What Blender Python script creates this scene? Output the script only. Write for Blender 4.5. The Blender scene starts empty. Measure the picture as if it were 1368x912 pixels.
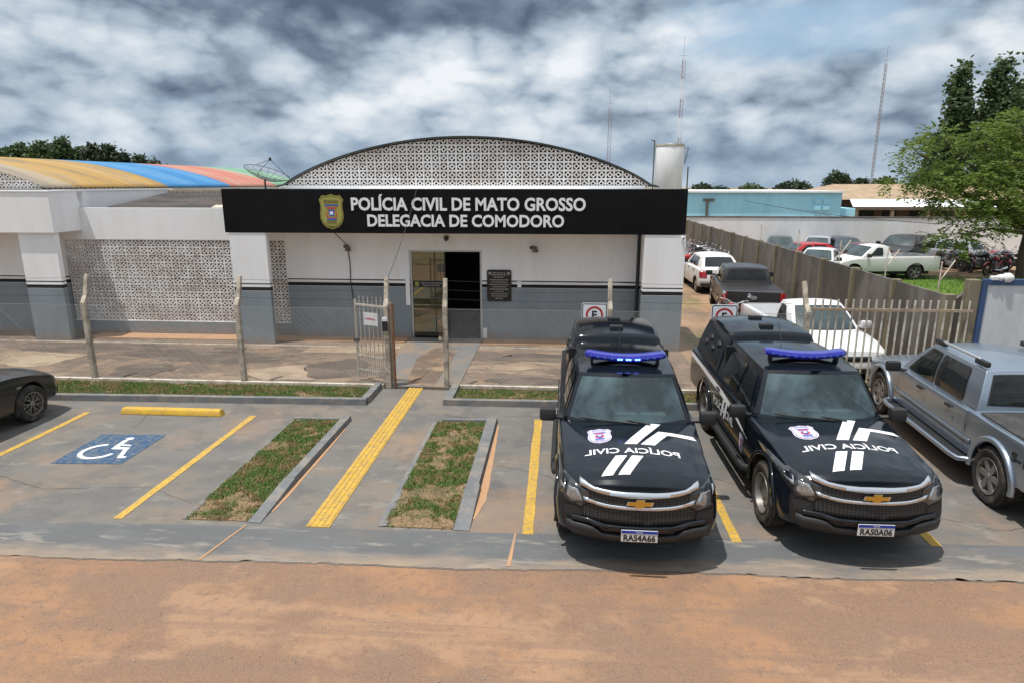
import bpy, bmesh, math, random
from mathutils import Vector, Matrix, noise
from mathutils.bvhtree import BVHTree
random.seed(7)
S = bpy.context.scene
COL = S.collection
R = math.radians
PI = math.pi

# ------------------------------------------------------------------ materials
def nodes_of(m):
    m.use_nodes = True
    nt = m.node_tree
    return nt, nt.nodes, nt.links

def _noise(nt, scale, detail=4.0, rough=0.55, vec=None, dist=0.0):
    n = nt.nodes.new('ShaderNodeTexNoise'); n.inputs['Scale'].default_value = scale
    n.inputs['Detail'].default_value = detail; n.inputs['Roughness'].default_value = rough
    n.inputs['Distortion'].default_value = dist
    if vec is not None: nt.links.new(vec, n.inputs['Vector'])
    return n.outputs['Fac']

def _ramp(nt, fac, a, b, ca=(0, 0, 0, 1), cb=(1, 1, 1, 1)):
    r = nt.nodes.new('ShaderNodeValToRGB'); e = r.color_ramp.elements
    e[0].position = a; e[1].position = b; e[0].color = ca; e[1].color = cb
    nt.links.new(fac, r.inputs['Fac']); return r.outputs['Color']

def _mix(nt, fac, a, b, mode='MIX'):
    m = nt.nodes.new('ShaderNodeMix'); m.data_type = 'RGBA'; m.blend_type = mode
    for sock, v in ((m.inputs[0], fac), (m.inputs[6], a), (m.inputs[7], b)):
        if isinstance(v, (int, float)): sock.default_value = v
        elif isinstance(v, tuple): sock.default_value = v if len(v) == 4 else v + (1,)
        else: nt.links.new(v, sock)
    return m.outputs[2]

def _math(nt, op, a, b=None, c=None):
    m = nt.nodes.new('ShaderNodeMath'); m.operation = op
    for i, v in enumerate((a, b, c)):
        if v is None: continue
        if isinstance(v, (int, float)): m.inputs[i].default_value = v
        else: nt.links.new(v, m.inputs[i])
    return m.outputs[0]

def _pos(nt, scale=(1, 1, 1), world=True):
    if world: o = nt.nodes.new('ShaderNodeNewGeometry').outputs['Position']
    else: o = nt.nodes.new('ShaderNodeTexCoord').outputs['Object']
    if scale != (1, 1, 1):
        mp = nt.nodes.new('ShaderNodeMapping'); mp.inputs['Scale'].default_value = scale
        nt.links.new(o, mp.inputs['Vector']); o = mp.outputs['Vector']
    return o

def nt_range(nt, v, a, b):
    n = nt.nodes.new('ShaderNodeMapRange'); n.clamp = True
    n.inputs[1].default_value = min(a, b); n.inputs[2].default_value = max(a, b)
    n.inputs[3].default_value = 1 if a > b else 0; n.inputs[4].default_value = 0 if a > b else 1
    nt.links.new(v, n.inputs[0]); return n.outputs[0]

def _bump(nt, h, strength, dist, bsdf):
    b = nt.nodes.new('ShaderNodeBump'); b.inputs['Strength'].default_value = strength
    b.inputs['Distance'].default_value = dist
    nt.links.new(h, b.inputs['Height']); nt.links.new(b.outputs['Normal'], bsdf.inputs['Normal'])

def mat(name, col, rough=0.6, metal=0.0, var=0.12, vscale=3.0, bump=0.0, bscale=40.0, coat=0.0, spec=0.5,
        stretch=(1, 1, 1), dirt=None, dirt_amt=0.0, dirt_scale=2.0, world=True, rvar=0.15):
    m = bpy.data.materials.new(name); nt, N, L = nodes_of(m); b = N['Principled BSDF']
    p = _pos(nt, stretch, world)
    n = _noise(nt, vscale, 6, 0.6, p)
    d = tuple(max(0, c * (1 - var)) for c in col); e = tuple(min(1, c * (1 + var)) for c in col)
    c = _mix(nt, _ramp(nt, n, 0.3, 0.7), d, e)
    if dirt is not None:
        dn = _noise(nt, dirt_scale, 8, 0.65, p, 0.4)
        c = _mix(nt, _math(nt, 'MULTIPLY', _ramp(nt, dn, 0.47, 0.60), dirt_amt), c, dirt)
    L.new(c, b.inputs['Base Color'])
    rn = nt.nodes.new('ShaderNodeMapRange'); rn.inputs[3].default_value = max(0.02, rough * (1 - rvar)); rn.inputs[4].default_value = min(1, rough * (1 + rvar))
    L.new(n, rn.inputs[0]); L.new(rn.outputs[0], b.inputs['Roughness'])
    b.inputs['Metallic'].default_value = metal; b.inputs['Specular IOR Level'].default_value = spec
    b.inputs['Coat Weight'].default_value = coat; b.inputs['Coat Roughness'].default_value = 0.06
    if bump: _bump(nt, _noise(nt, bscale, 5, 0.6, p), bump, 0.02, b)
    return m

def emit(name, col, s):
    m = bpy.data.materials.new(name); nt, N, L = nodes_of(m); b = N['Principled BSDF']
    b.inputs['Base Color'].default_value = col + (1,)
    b.inputs['Emission Color'].default_value = col + (1,); b.inputs['Emission Strength'].default_value = s
    return m

M = {}
M['black_sign'] = mat('black_sign', (.006, .006, .008), .32, var=.2, vscale=1.2, spec=.18, dirt=(.012, .012, .012), dirt_amt=.3)
M['letter_white'] = mat('letter_white', (.82, .83, .85), .5, var=.03)
M['steel_paint'] = mat('steel_paint', (.52, .48, .40), .6, var=.2, vscale=9, dirt=(.28, .19, .12), dirt_amt=.5, dirt_scale=7)
M['rust'] = mat('rust', (.2, .1, .055), .85, var=.3, vscale=12)
M['wire'] = mat('wire', (.36, .37, .37), .55, metal=.3, var=.2, vscale=4)
M['dark_wire'] = mat('dark_wire', (.035, .032, .03), .7)
M['post_concrete'] = mat('post_concrete', (.47, .41, .33), .9, var=.28, vscale=7, bump=.5, bscale=60, dirt=(.14, .12, .1), dirt_amt=.55, dirt_scale=5)
M['kerb'] = mat('kerb', (.15, .157, .162), .8, var=.16, vscale=5, bump=.3, dirt=(.36, .28, .2), dirt_amt=.35, dirt_scale=3)
M['cream'] = mat('cream', (.62, .55, .45), .85, var=.15, vscale=5, dirt=(.3, .22, .16), dirt_amt=.6, dirt_scale=4)
M['yellow'] = mat('yellow', (.52, .32, .045), .75, var=.12, vscale=5, dirt=(.22, .18, .12), dirt_amt=.55, dirt_scale=17)
M['yellow_bright'] = mat('yellow_bright', (.56, .34, .03), .65, var=.12, vscale=6, bump=.15, dirt=(.33, .22, .1), dirt_amt=.4, dirt_scale=9)
M['blue_mark'] = mat('blue_mark', (.026, .075, .15), .75, var=.2, vscale=6, dirt=(.15, .155, .16), dirt_amt=.75, dirt_scale=13)
M['white_mark'] = mat('white_mark', (.74, .76, .77), .75, var=.08, vscale=7, dirt=(.3, .33, .36), dirt_amt=.5, dirt_scale=18)
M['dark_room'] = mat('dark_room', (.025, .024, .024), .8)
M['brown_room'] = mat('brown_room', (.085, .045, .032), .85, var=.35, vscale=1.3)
M['door_glass'] = mat('door_glass', (.23, .235, .19), .03, metal=1.0, var=.02)
M['alu'] = mat('alu', (.55, .56, .57), .4, metal=.7, var=.05)
M['rubber'] = mat('rubber', (.018, .017, .016), .85, var=.25, vscale=10, dirt=(.12, .09, .07), dirt_amt=.45, dirt_scale=6, world=False)
M['plastic'] = mat('plastic', (.02, .021, .023), .55, var=.15, vscale=5, world=False)
M['glass_dark'] = mat('glass_dark', (.008, .01, .011), .04, var=.1, spec=.45, dirt=(.04, .045, .045), dirt_amt=.3, dirt_scale=1.1, world=False)
M['glass_screen'] = mat('glass_screen', (.016, .028, .031), .24, var=.35, vscale=1.3, spec=.75, dirt=(.06, .092, .1), dirt_amt=.6, dirt_scale=1.0, world=False)  # broad paler teal patches over the dark screen glass
M['chrome'] = mat('chrome', (.72, .73, .75), .16, metal=1, var=.05, world=False)
M['rim_silver'] = mat('rim_silver', (.24, .235, .23), .42, metal=.6, var=.12, vscale=8, world=False, dirt=(.16, .12, .09), dirt_amt=.4)
M['rim_dark'] = mat('rim_dark', (.04, .04, .042), .4, metal=.5, world=False)
M['gold'] = mat('gold', (.62, .36, .06), .3, metal=.75, var=.08, world=False)
M['lamp_clear'] = mat('lamp_clear', (.34, .36, .38), .08, metal=.55, var=.5, vscale=18, coat=1, world=False)
M['lamp_smoke'] = mat('lamp_smoke', (.035, .037, .04), .08, metal=.2, var=.6, vscale=14, coat=1, world=False)
M['lamp_red'] = mat('lamp_red', (.35, .012, .015), .15, var=.2, coat=.8, world=False)
M['lamp_amber'] = mat('lamp_amber', (.6, .2, .03), .15, coat=.8, world=False)
M['bar_blue'] = mat('bar_blue', (.006, .008, .30), .16, var=.2, vscale=6, coat=.8, world=False)
M['led'] = emit('led', (.10, .22, 1.0), 6.0)
M['decal_white'] = mat('decal_white', (.76, .77, .79), .4, var=.04, world=False)
M['decal_grey'] = mat('decal_grey', (.16, .17, .19), .5, world=False)
M['decal_lilac'] = mat('decal_lilac', (.60, .56, .70), .4, var=.1, vscale=9, world=False)
M['decal_blue'] = mat('decal_blue', (.05, .11, .42), .45, world=False)
M['decal_red'] = mat('decal_red', (.55, .05, .045), .45, world=False)
M['decal_black'] = mat('decal_black', (.012, .012, .013), .5, world=False)
M['olive_gold'] = mat('olive_gold', (.30, .27, .055), .45, metal=.1, var=.15, vscale=5)
M['plate_white'] = mat('plate_white', (.62, .63, .62), .45, world=False)
M['plate_blue'] = mat('plate_blue', (.015, .05, .35), .45, world=False)
M['panel_white'] = mat('panel_white', (.56, .58, .6), .5, var=.06, vscale=1.5, dirt=(.4, .4, .4), dirt_amt=.35, stretch=(3, 3, .6))
M['frame_blue'] = mat('frame_blue', (.035, .075, .17), .5, var=.12, vscale=5)
M['sky_blue_wall'] = mat('sky_blue_wall', (.42, .77, .93), .8, var=.1, vscale=.6, dirt=(.3, .62, .8), dirt_amt=.5, dirt_scale=.7, stretch=(1, 1, .35))
M['lime_wall'] = mat('lime_wall', (.85, .86, .87), .85, var=.1, vscale=.8, dirt=(.7, .7, .7), dirt_amt=.4, dirt_scale=.9, stretch=(1, 1, .4))
M['tan_roof'] = mat('tan_roof', (.36, .26, .17), .85, var=.2, vscale=1.2)
M['brown_wall'] = mat('brown_wall', (.16, .11, .08), .85, var=.2)
M['tank_white'] = mat('tank_white', (.88, .88, .87), .55, var=.1, vscale=1.3, dirt=(.7, .67, .62), dirt_amt=.2, stretch=(2, 2, .4))
M['mast_red'] = mat('mast_red', (.36, .25, .25), .7)
M['mast_grey'] = mat('mast_grey', (.3, .3, .32), .7)
M['bark'] = mat('bark', (.085, .065, .05), .95, var=.35, vscale=5, bump=.8, bscale=20, stretch=(1, 1, .3))
M['paper'] = mat('paper', (.72, .72, .72), .8, var=.03)
M['pink'] = mat('pink', (.55, .13, .2), .8, var=.1)
M['plaque'] = mat('plaque', (.02, .019, .018), .35, var=.3)
M['plaque_text'] = mat('plaque_text', (.33, .32, .3), .5)
M['sign_red'] = mat('sign_red', (.5, .03, .03), .5)
M['fixture'] = mat('fixture', (.13, .1, .07), .6, var=.3, vscale=20)
M['roof_edge'] = mat('roof_edge', (.028, .036, .032), .8, var=.3, vscale=3)

def leaf_mat(name, a, b, trans=.3):
    m = bpy.data.materials.new(name); nt, N, L = nodes_of(m); bs = N['Principled BSDF']
    p = _pos(nt)
    c = _mix(nt, _ramp(nt, _noise(nt, 1.1, 5, .65, p), .33, .67), a, b)
    c2 = _mix(nt, _math(nt, 'MULTIPLY', _ramp(nt, _noise(nt, 9, 3, .6, p), .4, .7), .5), c, tuple(x * 1.35 for x in b))
    L.new(c2, bs.inputs['Base Color']); bs.inputs['Roughness'].default_value = .62
    t = N.new('ShaderNodeBsdfTranslucent'); L.new(c2, t.inputs['Color'])
    mx = N.new('ShaderNodeMixShader'); mx.inputs[0].default_value = trans
    L.new(bs.outputs[0], mx.inputs[1]); L.new(t.outputs[0], mx.inputs[2])
    L.new(mx.outputs[0], N['Material Output'].inputs['Surface'])
    return m
M['leaf_light'] = leaf_mat('leaf_light', (.075, .125, .022), (.18, .245, .045), .45)
M['leaf_dark'] = leaf_mat('leaf_dark', (.042, .074, .03), (.08, .125, .045), .3)
M['leaf_far'] = leaf_mat('leaf_far', (.028, .046, .026), (.055, .08, .04), .2)
M['leaf_far_light'] = leaf_mat('leaf_far_light', (.05, .085, .025), (.09, .12, .035), .25)
M['straw'] = mat('straw', (.25, .185, .10), .85, var=.45, vscale=16)

def grass_mat(name, g1, g2, dry, lo, hi, sc=3.2):
    m = bpy.data.materials.new(name); nt, N, L = nodes_of(m); b = N['Principled BSDF']
    p = _pos(nt)
    g = _mix(nt, _ramp(nt, _noise(nt, 14, 3, .6, p), .35, .65), g1, g2)
    c = _mix(nt, _ramp(nt, _noise(nt, sc, 6, .7, p, .3), lo, hi), g, dry)
    c = _mix(nt, _math(nt, 'MULTIPLY', _ramp(nt, _noise(nt, 90, 2, .5, p), .4, .65), .45), c, tuple(x * .5 for x in dry))
    L.new(c, b.inputs['Base Color']); b.inputs['Roughness'].default_value = .8; b.inputs['Specular IOR Level'].default_value = .2
    return m
M['blade'] = grass_mat('blade', (.065, .17, .03), (.12, .24, .05), (.30, .225, .11), .49, .57)
M['soil'] = grass_mat('soil', (.07, .10, .035), (.13, .12, .06), (.30, .20, .12), .44, .53)
M['lawn'] = grass_mat('lawn', (.075, .16, .022), (.12, .22, .03), (.2, .19, .06), .58, .8, .7)

# two tone wall paint: grey dado, black bands, white above, each a coat of paint with its own height
def wall_mat(name, z_dado, bands, dust=True):
    m = bpy.data.materials.new(name); nt, N, L = nodes_of(m); b = N['Principled BSDF']
    p = _pos(nt); sx = N.new('ShaderNodeSeparateXYZ'); L.new(p, sx.inputs[0]); z = sx.outputs['Z']
    white = _mix(nt, _ramp(nt, _noise(nt, 1.3, 8, .65, _pos(nt, (1.6, 1.6, .3))), .42, .64), (.86, .86, .865), (.80, .795, .79))
    grey = _mix(nt, _ramp(nt, _noise(nt, 1.4, 7, .65, _pos(nt, (1.2, 1.2, .4))), .3, .72), (.255, .298, .33), (.205, .24, .264))
    c = _mix(nt, _math(nt, 'LESS_THAN', z, z_dado), white, grey)
    for lo, hi in bands:
        f = _math(nt, 'MULTIPLY', _math(nt, 'GREATER_THAN', z, lo), _math(nt, 'LESS_THAN', z, hi))
        c = _mix(nt, f, c, (.012, .013, .016))
    if dust:
        nz = _math(nt, 'MULTIPLY_ADD', _noise(nt, 5, 6, .7, p), .5, z)
        f = _math(nt, 'MULTIPLY', _ramp(nt, nz, .22, .52, (1, 1, 1, 1), (0, 0, 0, 1)), .55)
        c = _mix(nt, f, c, (.36, .21, .12))
    L.new(c, b.inputs['Base Color']); b.inputs['Roughness'].default_value = .75; b.inputs['Specular IOR Level'].default_value = .3
    _bump(nt, _noise(nt, 55, 4, .6, p), .12, .01, b)
    return m
BANDS = ((1.385, 1.475), (1.54, 1.57))
M['wall'] = wall_mat('wall', 1.38, BANDS)
M['wall_plain'] = wall_mat('wall_plain', -5, ())
M['wall_low'] = wall_mat('wall_low', .36, ())
M['block'] = mat('block', (.80, .78, .76), .85, var=.08, vscale=5, dirt=(.48, .40, .35), dirt_amt=.55, dirt_scale=1.6)

# dirt road, concrete, yard: layered procedural grounds
def ground_mat(name, base, layers, bump=.4, bscale=25, speck=.25, rough=.9):
    """layers: (colour, scale, detail, lo, hi, amount, stretch)"""
    m = bpy.data.materials.new(name); nt, N, L = nodes_of(m); b = N['Principled BSDF']
    c = _mix(nt, _ramp(nt, _noise(nt, .55, 8, .65, _pos(nt)), .3, .7), tuple(x * .9 for x in base), tuple(x * 1.1 for x in base))
    for i, (col, sc, det, lo, hi, amt, st) in enumerate(layers):
        pp = _pos(nt, st)
        ad = N.new('ShaderNodeVectorMath'); ad.operation = 'ADD'; ad.inputs[1].default_value = (i * 7.3, i * 3.1, i * 5.7); L.new(pp, ad.inputs[0])
        f = _math(nt, 'MULTIPLY', _ramp(nt, _noise(nt, sc, det, .62, ad.outputs[0], .12), .5 + (lo - .5) * .5, .5 + (hi - .5) * .55), amt)
        c = _mix(nt, f, c, col)
    if name == 'apron':
        sx = N.new('ShaderNodeSeparateXYZ'); L.new(_pos(nt), sx.inputs[0])
        q = _math(nt, 'SUBTRACT', sx.outputs['Y'], _math(nt, 'MULTIPLY', sx.outputs['X'], .028))
        q = _math(nt, 'MULTIPLY_ADD', _noise(nt, 2.2, 8, .7, _pos(nt, (.5, 1.5, 1))), 1.1, q)
        c = _mix(nt, _math(nt, 'MULTIPLY', nt_range(nt, q, 7.05, 6.66), .85), c, (.36, .265, .185))
    sp = _noise(nt, 70, 3, .7, _pos(nt))
    c = _mix(nt, _math(nt, 'MULTIPLY', _ramp(nt, sp, .5, .72), speck), c, tuple(x * .45 for x in base))
    c = _mix(nt, _math(nt, 'MULTIPLY', _ramp(nt, sp, .46, .28), speck * .7), c, tuple(min(1, x * 1.5) for x in base))
    L.new(c, b.inputs['Base Color']); b.inputs['Roughness'].default_value = rough; b.inputs['Specular IOR Level'].default_value = .25
    h = _math(nt, 'ADD', _noise(nt, bscale, 8, .7, _pos(nt)), _math(nt, 'MULTIPLY', sp, .5))
    _bump(nt, h, bump, .03, b)
    return m
M['road'] = ground_mat('road', (.335, .192, .11), [
    ((.21, .14, .103), .45, 9, .36, .54, .95, (1, 1.3, 1)),
    ((.195, .142, .113), 1.7, 8, .48, .66, .75, (1, 1.6, 1)),
    ((.40, .255, .16), .42, 7, .58, .68, .7, (1, 1.8, 1)),
    ((.19, .135, .108), 1.0, 6, .54, .64, .55, (.12, 3.2, 1)),
    ((.17, .12, .1), 9, 6, .57, .72, .5, (1, 1, 1))], bump=.75, bscale=16, speck=.4)
M['lot'] = ground_mat('lot', (.158, .151, .141), [
    ((.215, .172, .132), .8, 8, .44, .66, .7, (.8, 1.3, 1)),
    ((.118, .116, .113), 1.6, 8, .46, .70, .7, (.8, 1.3, 1)),
    ((.29, .26, .22), 3.5, 9, .66, .80, .45, (.7, 1.4, 1)),
    ((.085, .085, .087), 1.1, 8, .62, .74, .5, (1, .7, 1)),
    ((.32, .2, .12), .5, 7, .58, .76, .5, (1, 1, 1))], bump=.3, bscale=30, speck=.16, rough=.75)
M['apron'] = ground_mat('apron', (.118, .121, .123), [
    ((.2, .17, .14), 1.1, 8, .52, .72, .55, (.5, 2, 1)),
    ((.32, .29, .25), 3.2, 9, .63, .74, .6, (.45, 2.2, 1)),
    ((.145, .148, .152), 2.6, 7, .45, .7, .7, (.5, 1.6, 1))], bump=.3, bscale=30, speck=.16, rough=.75)
M['yard'] = ground_mat('yard', (.205, .15, .112), [
    ((.115, .088, .070), .75, 8, .42, .6, .85, (.7, 1.2, 1)),
    ((.36, .265, .18), .8, 6, .58, .66, .7, (.6, 1.1, 1)),
    ((.34, .22, .13), 2.2, 7, .55, .7, .5, (1, 1, 1)),
    ((.10, .08, .065), 3, 8, .58, .74, .6, (.5, 1.5, 1))], bump=.35, bscale=20, speck=.25)
M['walk'] = ground_mat('walk', (.17, .168, .165), [
    ((.26, .19, .135), .9, 7, .42, .62, .8, (1.2, .6, 1))], bump=.25, speck=.15)
M['side'] = ground_mat('side', (.34, .22, .135), [
    ((.17, .125, .085), .6, 8, .46, .66, .8, (1, .5, 1)),
    ((.10, .13, .045), .9, 8, .58, .7, .7, (1, .6, 1)),
    ((.42, .27, .16), 1.1, 7, .55, .7, .7, (1, .5, 1))], bump=.6, speck=.3)
M['dust'] = ground_mat('dust', (.46, .27, .15), [((.34, .24, .17), 3, 7, .5, .7, .6, (1, 1, 1))], bump=.6, speck=.25)
M['land'] = ground_mat('land', (.30, .20, .12), [((.09, .12, .04), .12, 8, .42, .56, .9, (1, 1, 1))], bump=.5, speck=.3)
M['precast'] = ground_mat('precast', (.15, .131, .115), [
    ((.068, .06, .053), .9, 8, .42, .66, .85, (1, 1, .45)),
    ((.22, .2, .178), .9, 8, .54, .7, .6, (1.2, 1.2, .4)),
    ((.05, .045, .04), 2.2, 8, .6, .72, .5, (1.6, 1.6, .3))], bump=.35, speck=.2)
M['precast_post'] = ground_mat('precast_post', (.22, .188, .13), [((.11, .095, .065), 1.5, 8, .45, .66, .8, (2, 2, .5))], bump=.35, speck=.2)

def roof_mat(name, col, faded, pitch=.177, axis='Y'):
    m = bpy.data.materials.new(name); nt, N, L = nodes_of(m); b = N['Principled BSDF']
    p = _pos(nt); c = _mix(nt, _ramp(nt, _noise(nt, .8, 8, .65, _pos(nt, (.5, 1.6, .5))), .45, .58), col, faded)
    sx = N.new('ShaderNodeSeparateXYZ'); L.new(p, sx.inputs[0])
    s = _math(nt, 'SINE', _math(nt, 'MULTIPLY', sx.outputs[axis], 2 * PI / pitch))
    seam = _math(nt, 'GREATER_THAN', _math(nt, 'FRACT', _math(nt, 'MULTIPLY', sx.outputs[axis], 1 / 1.05)), .95)
    c = _mix(nt, _math(nt, 'MULTIPLY', seam, .3), c, tuple(x * .6 for x in faded))
    L.new(c, b.inputs['Base Color']); b.inputs['Roughness'].default_value = .65
    _bump(nt, s, .6, .03, b)
    return m
M['roof_yellow'] = roof_mat('roof_yellow', (.42, .25, .06), (.27, .19, .09))
M['roof_blue'] = roof_mat('roof_blue', (.025, .19, .43), (.05, .23, .44))
M['roof_red'] = roof_mat('roof_red', (.46, .14, .1), (.45, .24, .18))
M['roof_green'] = roof_mat('roof_green', (.14, .32, .2), (.2, .35, .25))
M['roof_verge'] = roof_mat('roof_verge', (.36, .29, .2), (.28, .23, .18))
M['roof_grey'] = roof_mat('roof_grey', (.15, .125, .11), (.085, .075, .07), .177, 'X')
M['roof_hall'] = roof_mat('roof_hall', (.14, .15, .14), (.1, .1, .1))

def paint(name, col, coat=1.0, rough=.35, metal=0.0, dust=(.25, .19, .14), amt=.12, spec=.5):
    m = bpy.data.materials.new(name); nt, N, L = nodes_of(m); b = N['Principled BSDF']
    tc = N.new('ShaderNodeTexCoord').outputs['Object']
    sx = N.new('ShaderNodeSeparateXYZ'); L.new(tc, sx.inputs[0])
    low = _ramp(nt, _math(nt, 'MULTIPLY_ADD', _noise(nt, 5, 6, .65, tc), .35, sx.outputs['Z']), .45, .95, (1, 1, 1, 1), (0, 0, 0, 1))
    film = _ramp(nt, _noise(nt, 2.3, 7, .7, tc), .35, .8)
    f = _math(nt, 'ADD', _math(nt, 'MULTIPLY', low, amt * 2.0), _math(nt, 'MULTIPLY', film, amt * .35))
    c = _mix(nt, f, col, dust)
    L.new(c, b.inputs['Base Color'])
    b.inputs['Metallic'].default_value = metal; b.inputs['Specular IOR Level'].default_value = spec
    rr = N.new('ShaderNodeMapRange'); rr.inputs[3].default_value = rough; rr.inputs[4].default_value = min(1, rough + .25)
    L.new(f, rr.inputs[0]); L.new(rr.outputs[0], b.inputs['Roughness'])
    b.inputs['Coat Weight'].default_value = coat; b.inputs['Coat Roughness'].default_value = .05
    return m
M['car_black'] = paint('car_black', (.005, .008, .013), 0.0, .12, 0, amt=.016, spec=.5)
M['car_silver'] = paint('car_silver', (.39, .455, .53), .3, .3, .88, amt=.05)
M['car_graphite'] = paint('car_graphite', (.013, .015, .018), .5, .28, .3, amt=.022)
M['car_white'] = paint('car_white', (.72, .73, .74), .7, .35, 0, amt=.10)
M['car_oldwhite'] = paint('car_oldwhite', (.70, .69, .68), .2, .5, 0, amt=.18)
M['car_dullblack'] = paint('car_dullblack', (.018, .018, .02), .35, .45, 0, amt=.18)
M['car_red'] = paint('car_red', (.45, .02, .03), .6, .35, 0, amt=.1)
M['car_maroon'] = paint('car_maroon', (.14, .015, .025), .5, .35, 0, amt=.12)
M['car_dkblue'] = paint('car_dkblue', (.03, .04, .07), .6, .35, .2, amt=.1)
M['car_green'] = paint('car_green', (.09, .12, .11), .5, .35, .3, amt=.1)
M['car_grey'] = paint('car_grey', (.40, .42, .45), .5, .4, .1, amt=.12)

# ------------------------------------------------------------------ geometry
class MB:
    def __init__(self): self.v = []; self.f = []; self.mi = []
    def add(self, vs, fs, mi=0):
        o = len(self.v); self.v += [tuple(x) for x in vs]
        for f in fs: self.f.append(tuple(i + o for i in f)); self.mi.append(mi)
        return self
    def box(self, x0, x1, y0, y1, z0, z1, ch=0.0, mi=0, xf=None):
        if ch <= 0:
            vs = [(x, y, z) for z in (z0, z1) for y in (y0, y1) for x in (x0, x1)]
            fs = [(0, 2, 3, 1), (4, 5, 7, 6), (0, 1, 5, 4), (2, 6, 7, 3), (0, 4, 6, 2), (1, 3, 7, 5)]
        else:
            bm = bmesh.new(); bmesh.ops.create_cube(bm, size=1)
            for v in bm.verts:
                v.co = ((x0 + x1) / 2 + v.co.x * (x1 - x0), (y0 + y1) / 2 + v.co.y * (y1 - y0), (z0 + z1) / 2 + v.co.z * (z1 - z0))
            bmesh.ops.bevel(bm, geom=bm.edges[:], offset=ch, segments=2, affect='EDGES', profile=.6)
            bm.verts.index_update(); vs = [tuple(v.co) for v in bm.verts]; fs = [tuple(v.index for v in f.verts) for f in bm.faces]; bm.free()
        if xf is not None: vs = [tuple(xf @ Vector(v)) for v in vs]
        return self.add(vs, fs, mi)
    def tube(self, pts, r, n=6, mi=0, caps=True, r2=None):
        pts = [Vector(p) for p in pts]; vs = []; fs = []
        for i, p in enumerate(pts):
            d = (pts[min(i + 1, len(pts) - 1)] - pts[max(i - 1, 0)]).normalized()
            a = d.orthogonal().normalized() if i == 0 else (a - d * a.dot(d)).normalized()
            b = d.cross(a); t = i / max(1, len(pts) - 1)
            rr = r[i] if isinstance(r, (list, tuple)) else (r if r2 is None else r + (r2 - r) * t)
            for k in range(n):
                q = 2 * PI * k / n; vs.append(p + a * (rr * math.cos(q)) + b * (rr * math.sin(q)))
        for i in range(len(pts) - 1):
            for k in range(n):
                fs.append((i * n + k, i * n + (k + 1) % n, (i + 1) * n + (k + 1) % n, (i + 1) * n + k))
        if caps: fs.append(tuple(reversed(range(n)))); fs.append(tuple((len(pts) - 1) * n + k for k in range(n)))
        return self.add(vs, fs, mi)
    def prism(self, poly, fn0, fn1, mi=0):
        n = len(poly); vs = [fn0(a, b) for a, b in poly] + [fn1(a, b) for a, b in poly]
        fs = [tuple(range(n)), tuple(range(2 * n - 1, n - 1, -1))] + [(i, i + n, (i + 1) % n + n, (i + 1) % n) for i in range(n)]
        return self.add(vs, fs, mi)
    def lathe(self, prof, n=24, origin=(0, 0, 0), axis='Z', mi=0, arc=None):
        vs = []; fs = []; m = len(prof)
        for k in range(n):
            q = 2 * PI * k / n
            for r, h in prof:
                a, b = r * math.cos(q), r * math.sin(q)
                p = {'Z': (a, b, h), 'X': (h, a, b), 'Y': (a, h, b)}[axis]
                vs.append((p[0] + origin[0], p[1] + origin[1], p[2] + origin[2]))
        for k in range(n):
            for j in range(m - 1):
                fs.append((k * m + j, ((k + 1) % n) * m + j, ((k + 1) % n) * m + j + 1, k * m + j + 1))
        return self.add(vs, fs, mi)
    def grid(self, fn, nu, nv, mi=0):
        vs = [fn(u / nu, v / nv) for v in range(nv + 1) for u in range(nu + 1)]
        fs = [(v * (nu + 1) + u, v * (nu + 1) + u + 1, (v + 1) * (nu + 1) + u + 1, (v + 1) * (nu + 1) + u) for v in range(nv) for u in range(nu)]
        return self.add(vs, fs, mi)
    def bvh(self): return BVHTree.FromPolygons([Vector(v) for v in self.v], self.f)
    def build(self, name, mats, parent=None, smooth=None, merge=0, bevel=0, solid=0, loc=None, recalc=True):
        me = bpy.data.meshes.new(name); me.from_pydata(self.v, [], self.f)
        if not isinstance(mats, (list, tuple)): mats = [mats]
        for m in mats: me.materials.append(m if not isinstance(m, str) else M[m])
        if any(self.mi): me.polygons.foreach_set('material_index', self.mi)
        if merge or recalc:
            bm = bmesh.new(); bm.from_mesh(me)
            if merge: bmesh.ops.remove_doubles(bm, verts=bm.verts, dist=merge)
            if recalc: bmesh.ops.recalc_face_normals(bm, faces=bm.faces)
            bm.to_mesh(me); bm.free()
        if smooth:
            me.polygons.foreach_set('use_smooth', [True] * len(me.polygons)); me.set_sharp_from_angle(angle=R(smooth))
        me.update()
        o = bpy.data.objects.new(name, me); COL.objects.link(o)
        if parent: o.parent = parent
        if loc: o.location = loc
        if bevel:
            b = o.modifiers.new('Bevel', 'BEVEL'); b.width = bevel; b.segments = 3; b.limit_method = 'ANGLE'; b.angle_limit = R(32)
            b.harden_normals = False
        if solid:
            s = o.modifiers.new('Solidify', 'SOLIDIFY'); s.thickness = solid; s.offset = 1
        return o

def tag(o, label=None, cat=None, group=None, kind=None):
    if label: o['label'] = label
    if cat: o['category'] = cat
    if group: o['group'] = group
    if kind: o['kind'] = kind
    return o
def thing(name, label, cat, loc=(0, 0, 0), rz=0.0, group=None):
    o = bpy.data.objects.new(name, None); COL.objects.link(o); o.location = loc; o.rotation_euler = (0, 0, rz)
    o.empty_display_size = .2
    return tag(o, label, cat, group)
KIDS = {}
def children(o): return [c for c in bpy.data.objects if c.parent == o]
def copy_tree(o, parent=None, index=None):
    if index is None:
        index = {}
        for c in bpy.data.objects:
            if c.parent: index.setdefault(c.parent.name, []).append(c)
    c = o.copy(); COL.objects.link(c)
    if parent: c.parent = parent
    for ch in index.get(o.name, []): copy_tree(ch, c, index)
    return c
def struct(o): o['kind'] = 'structure'; return o

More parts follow.
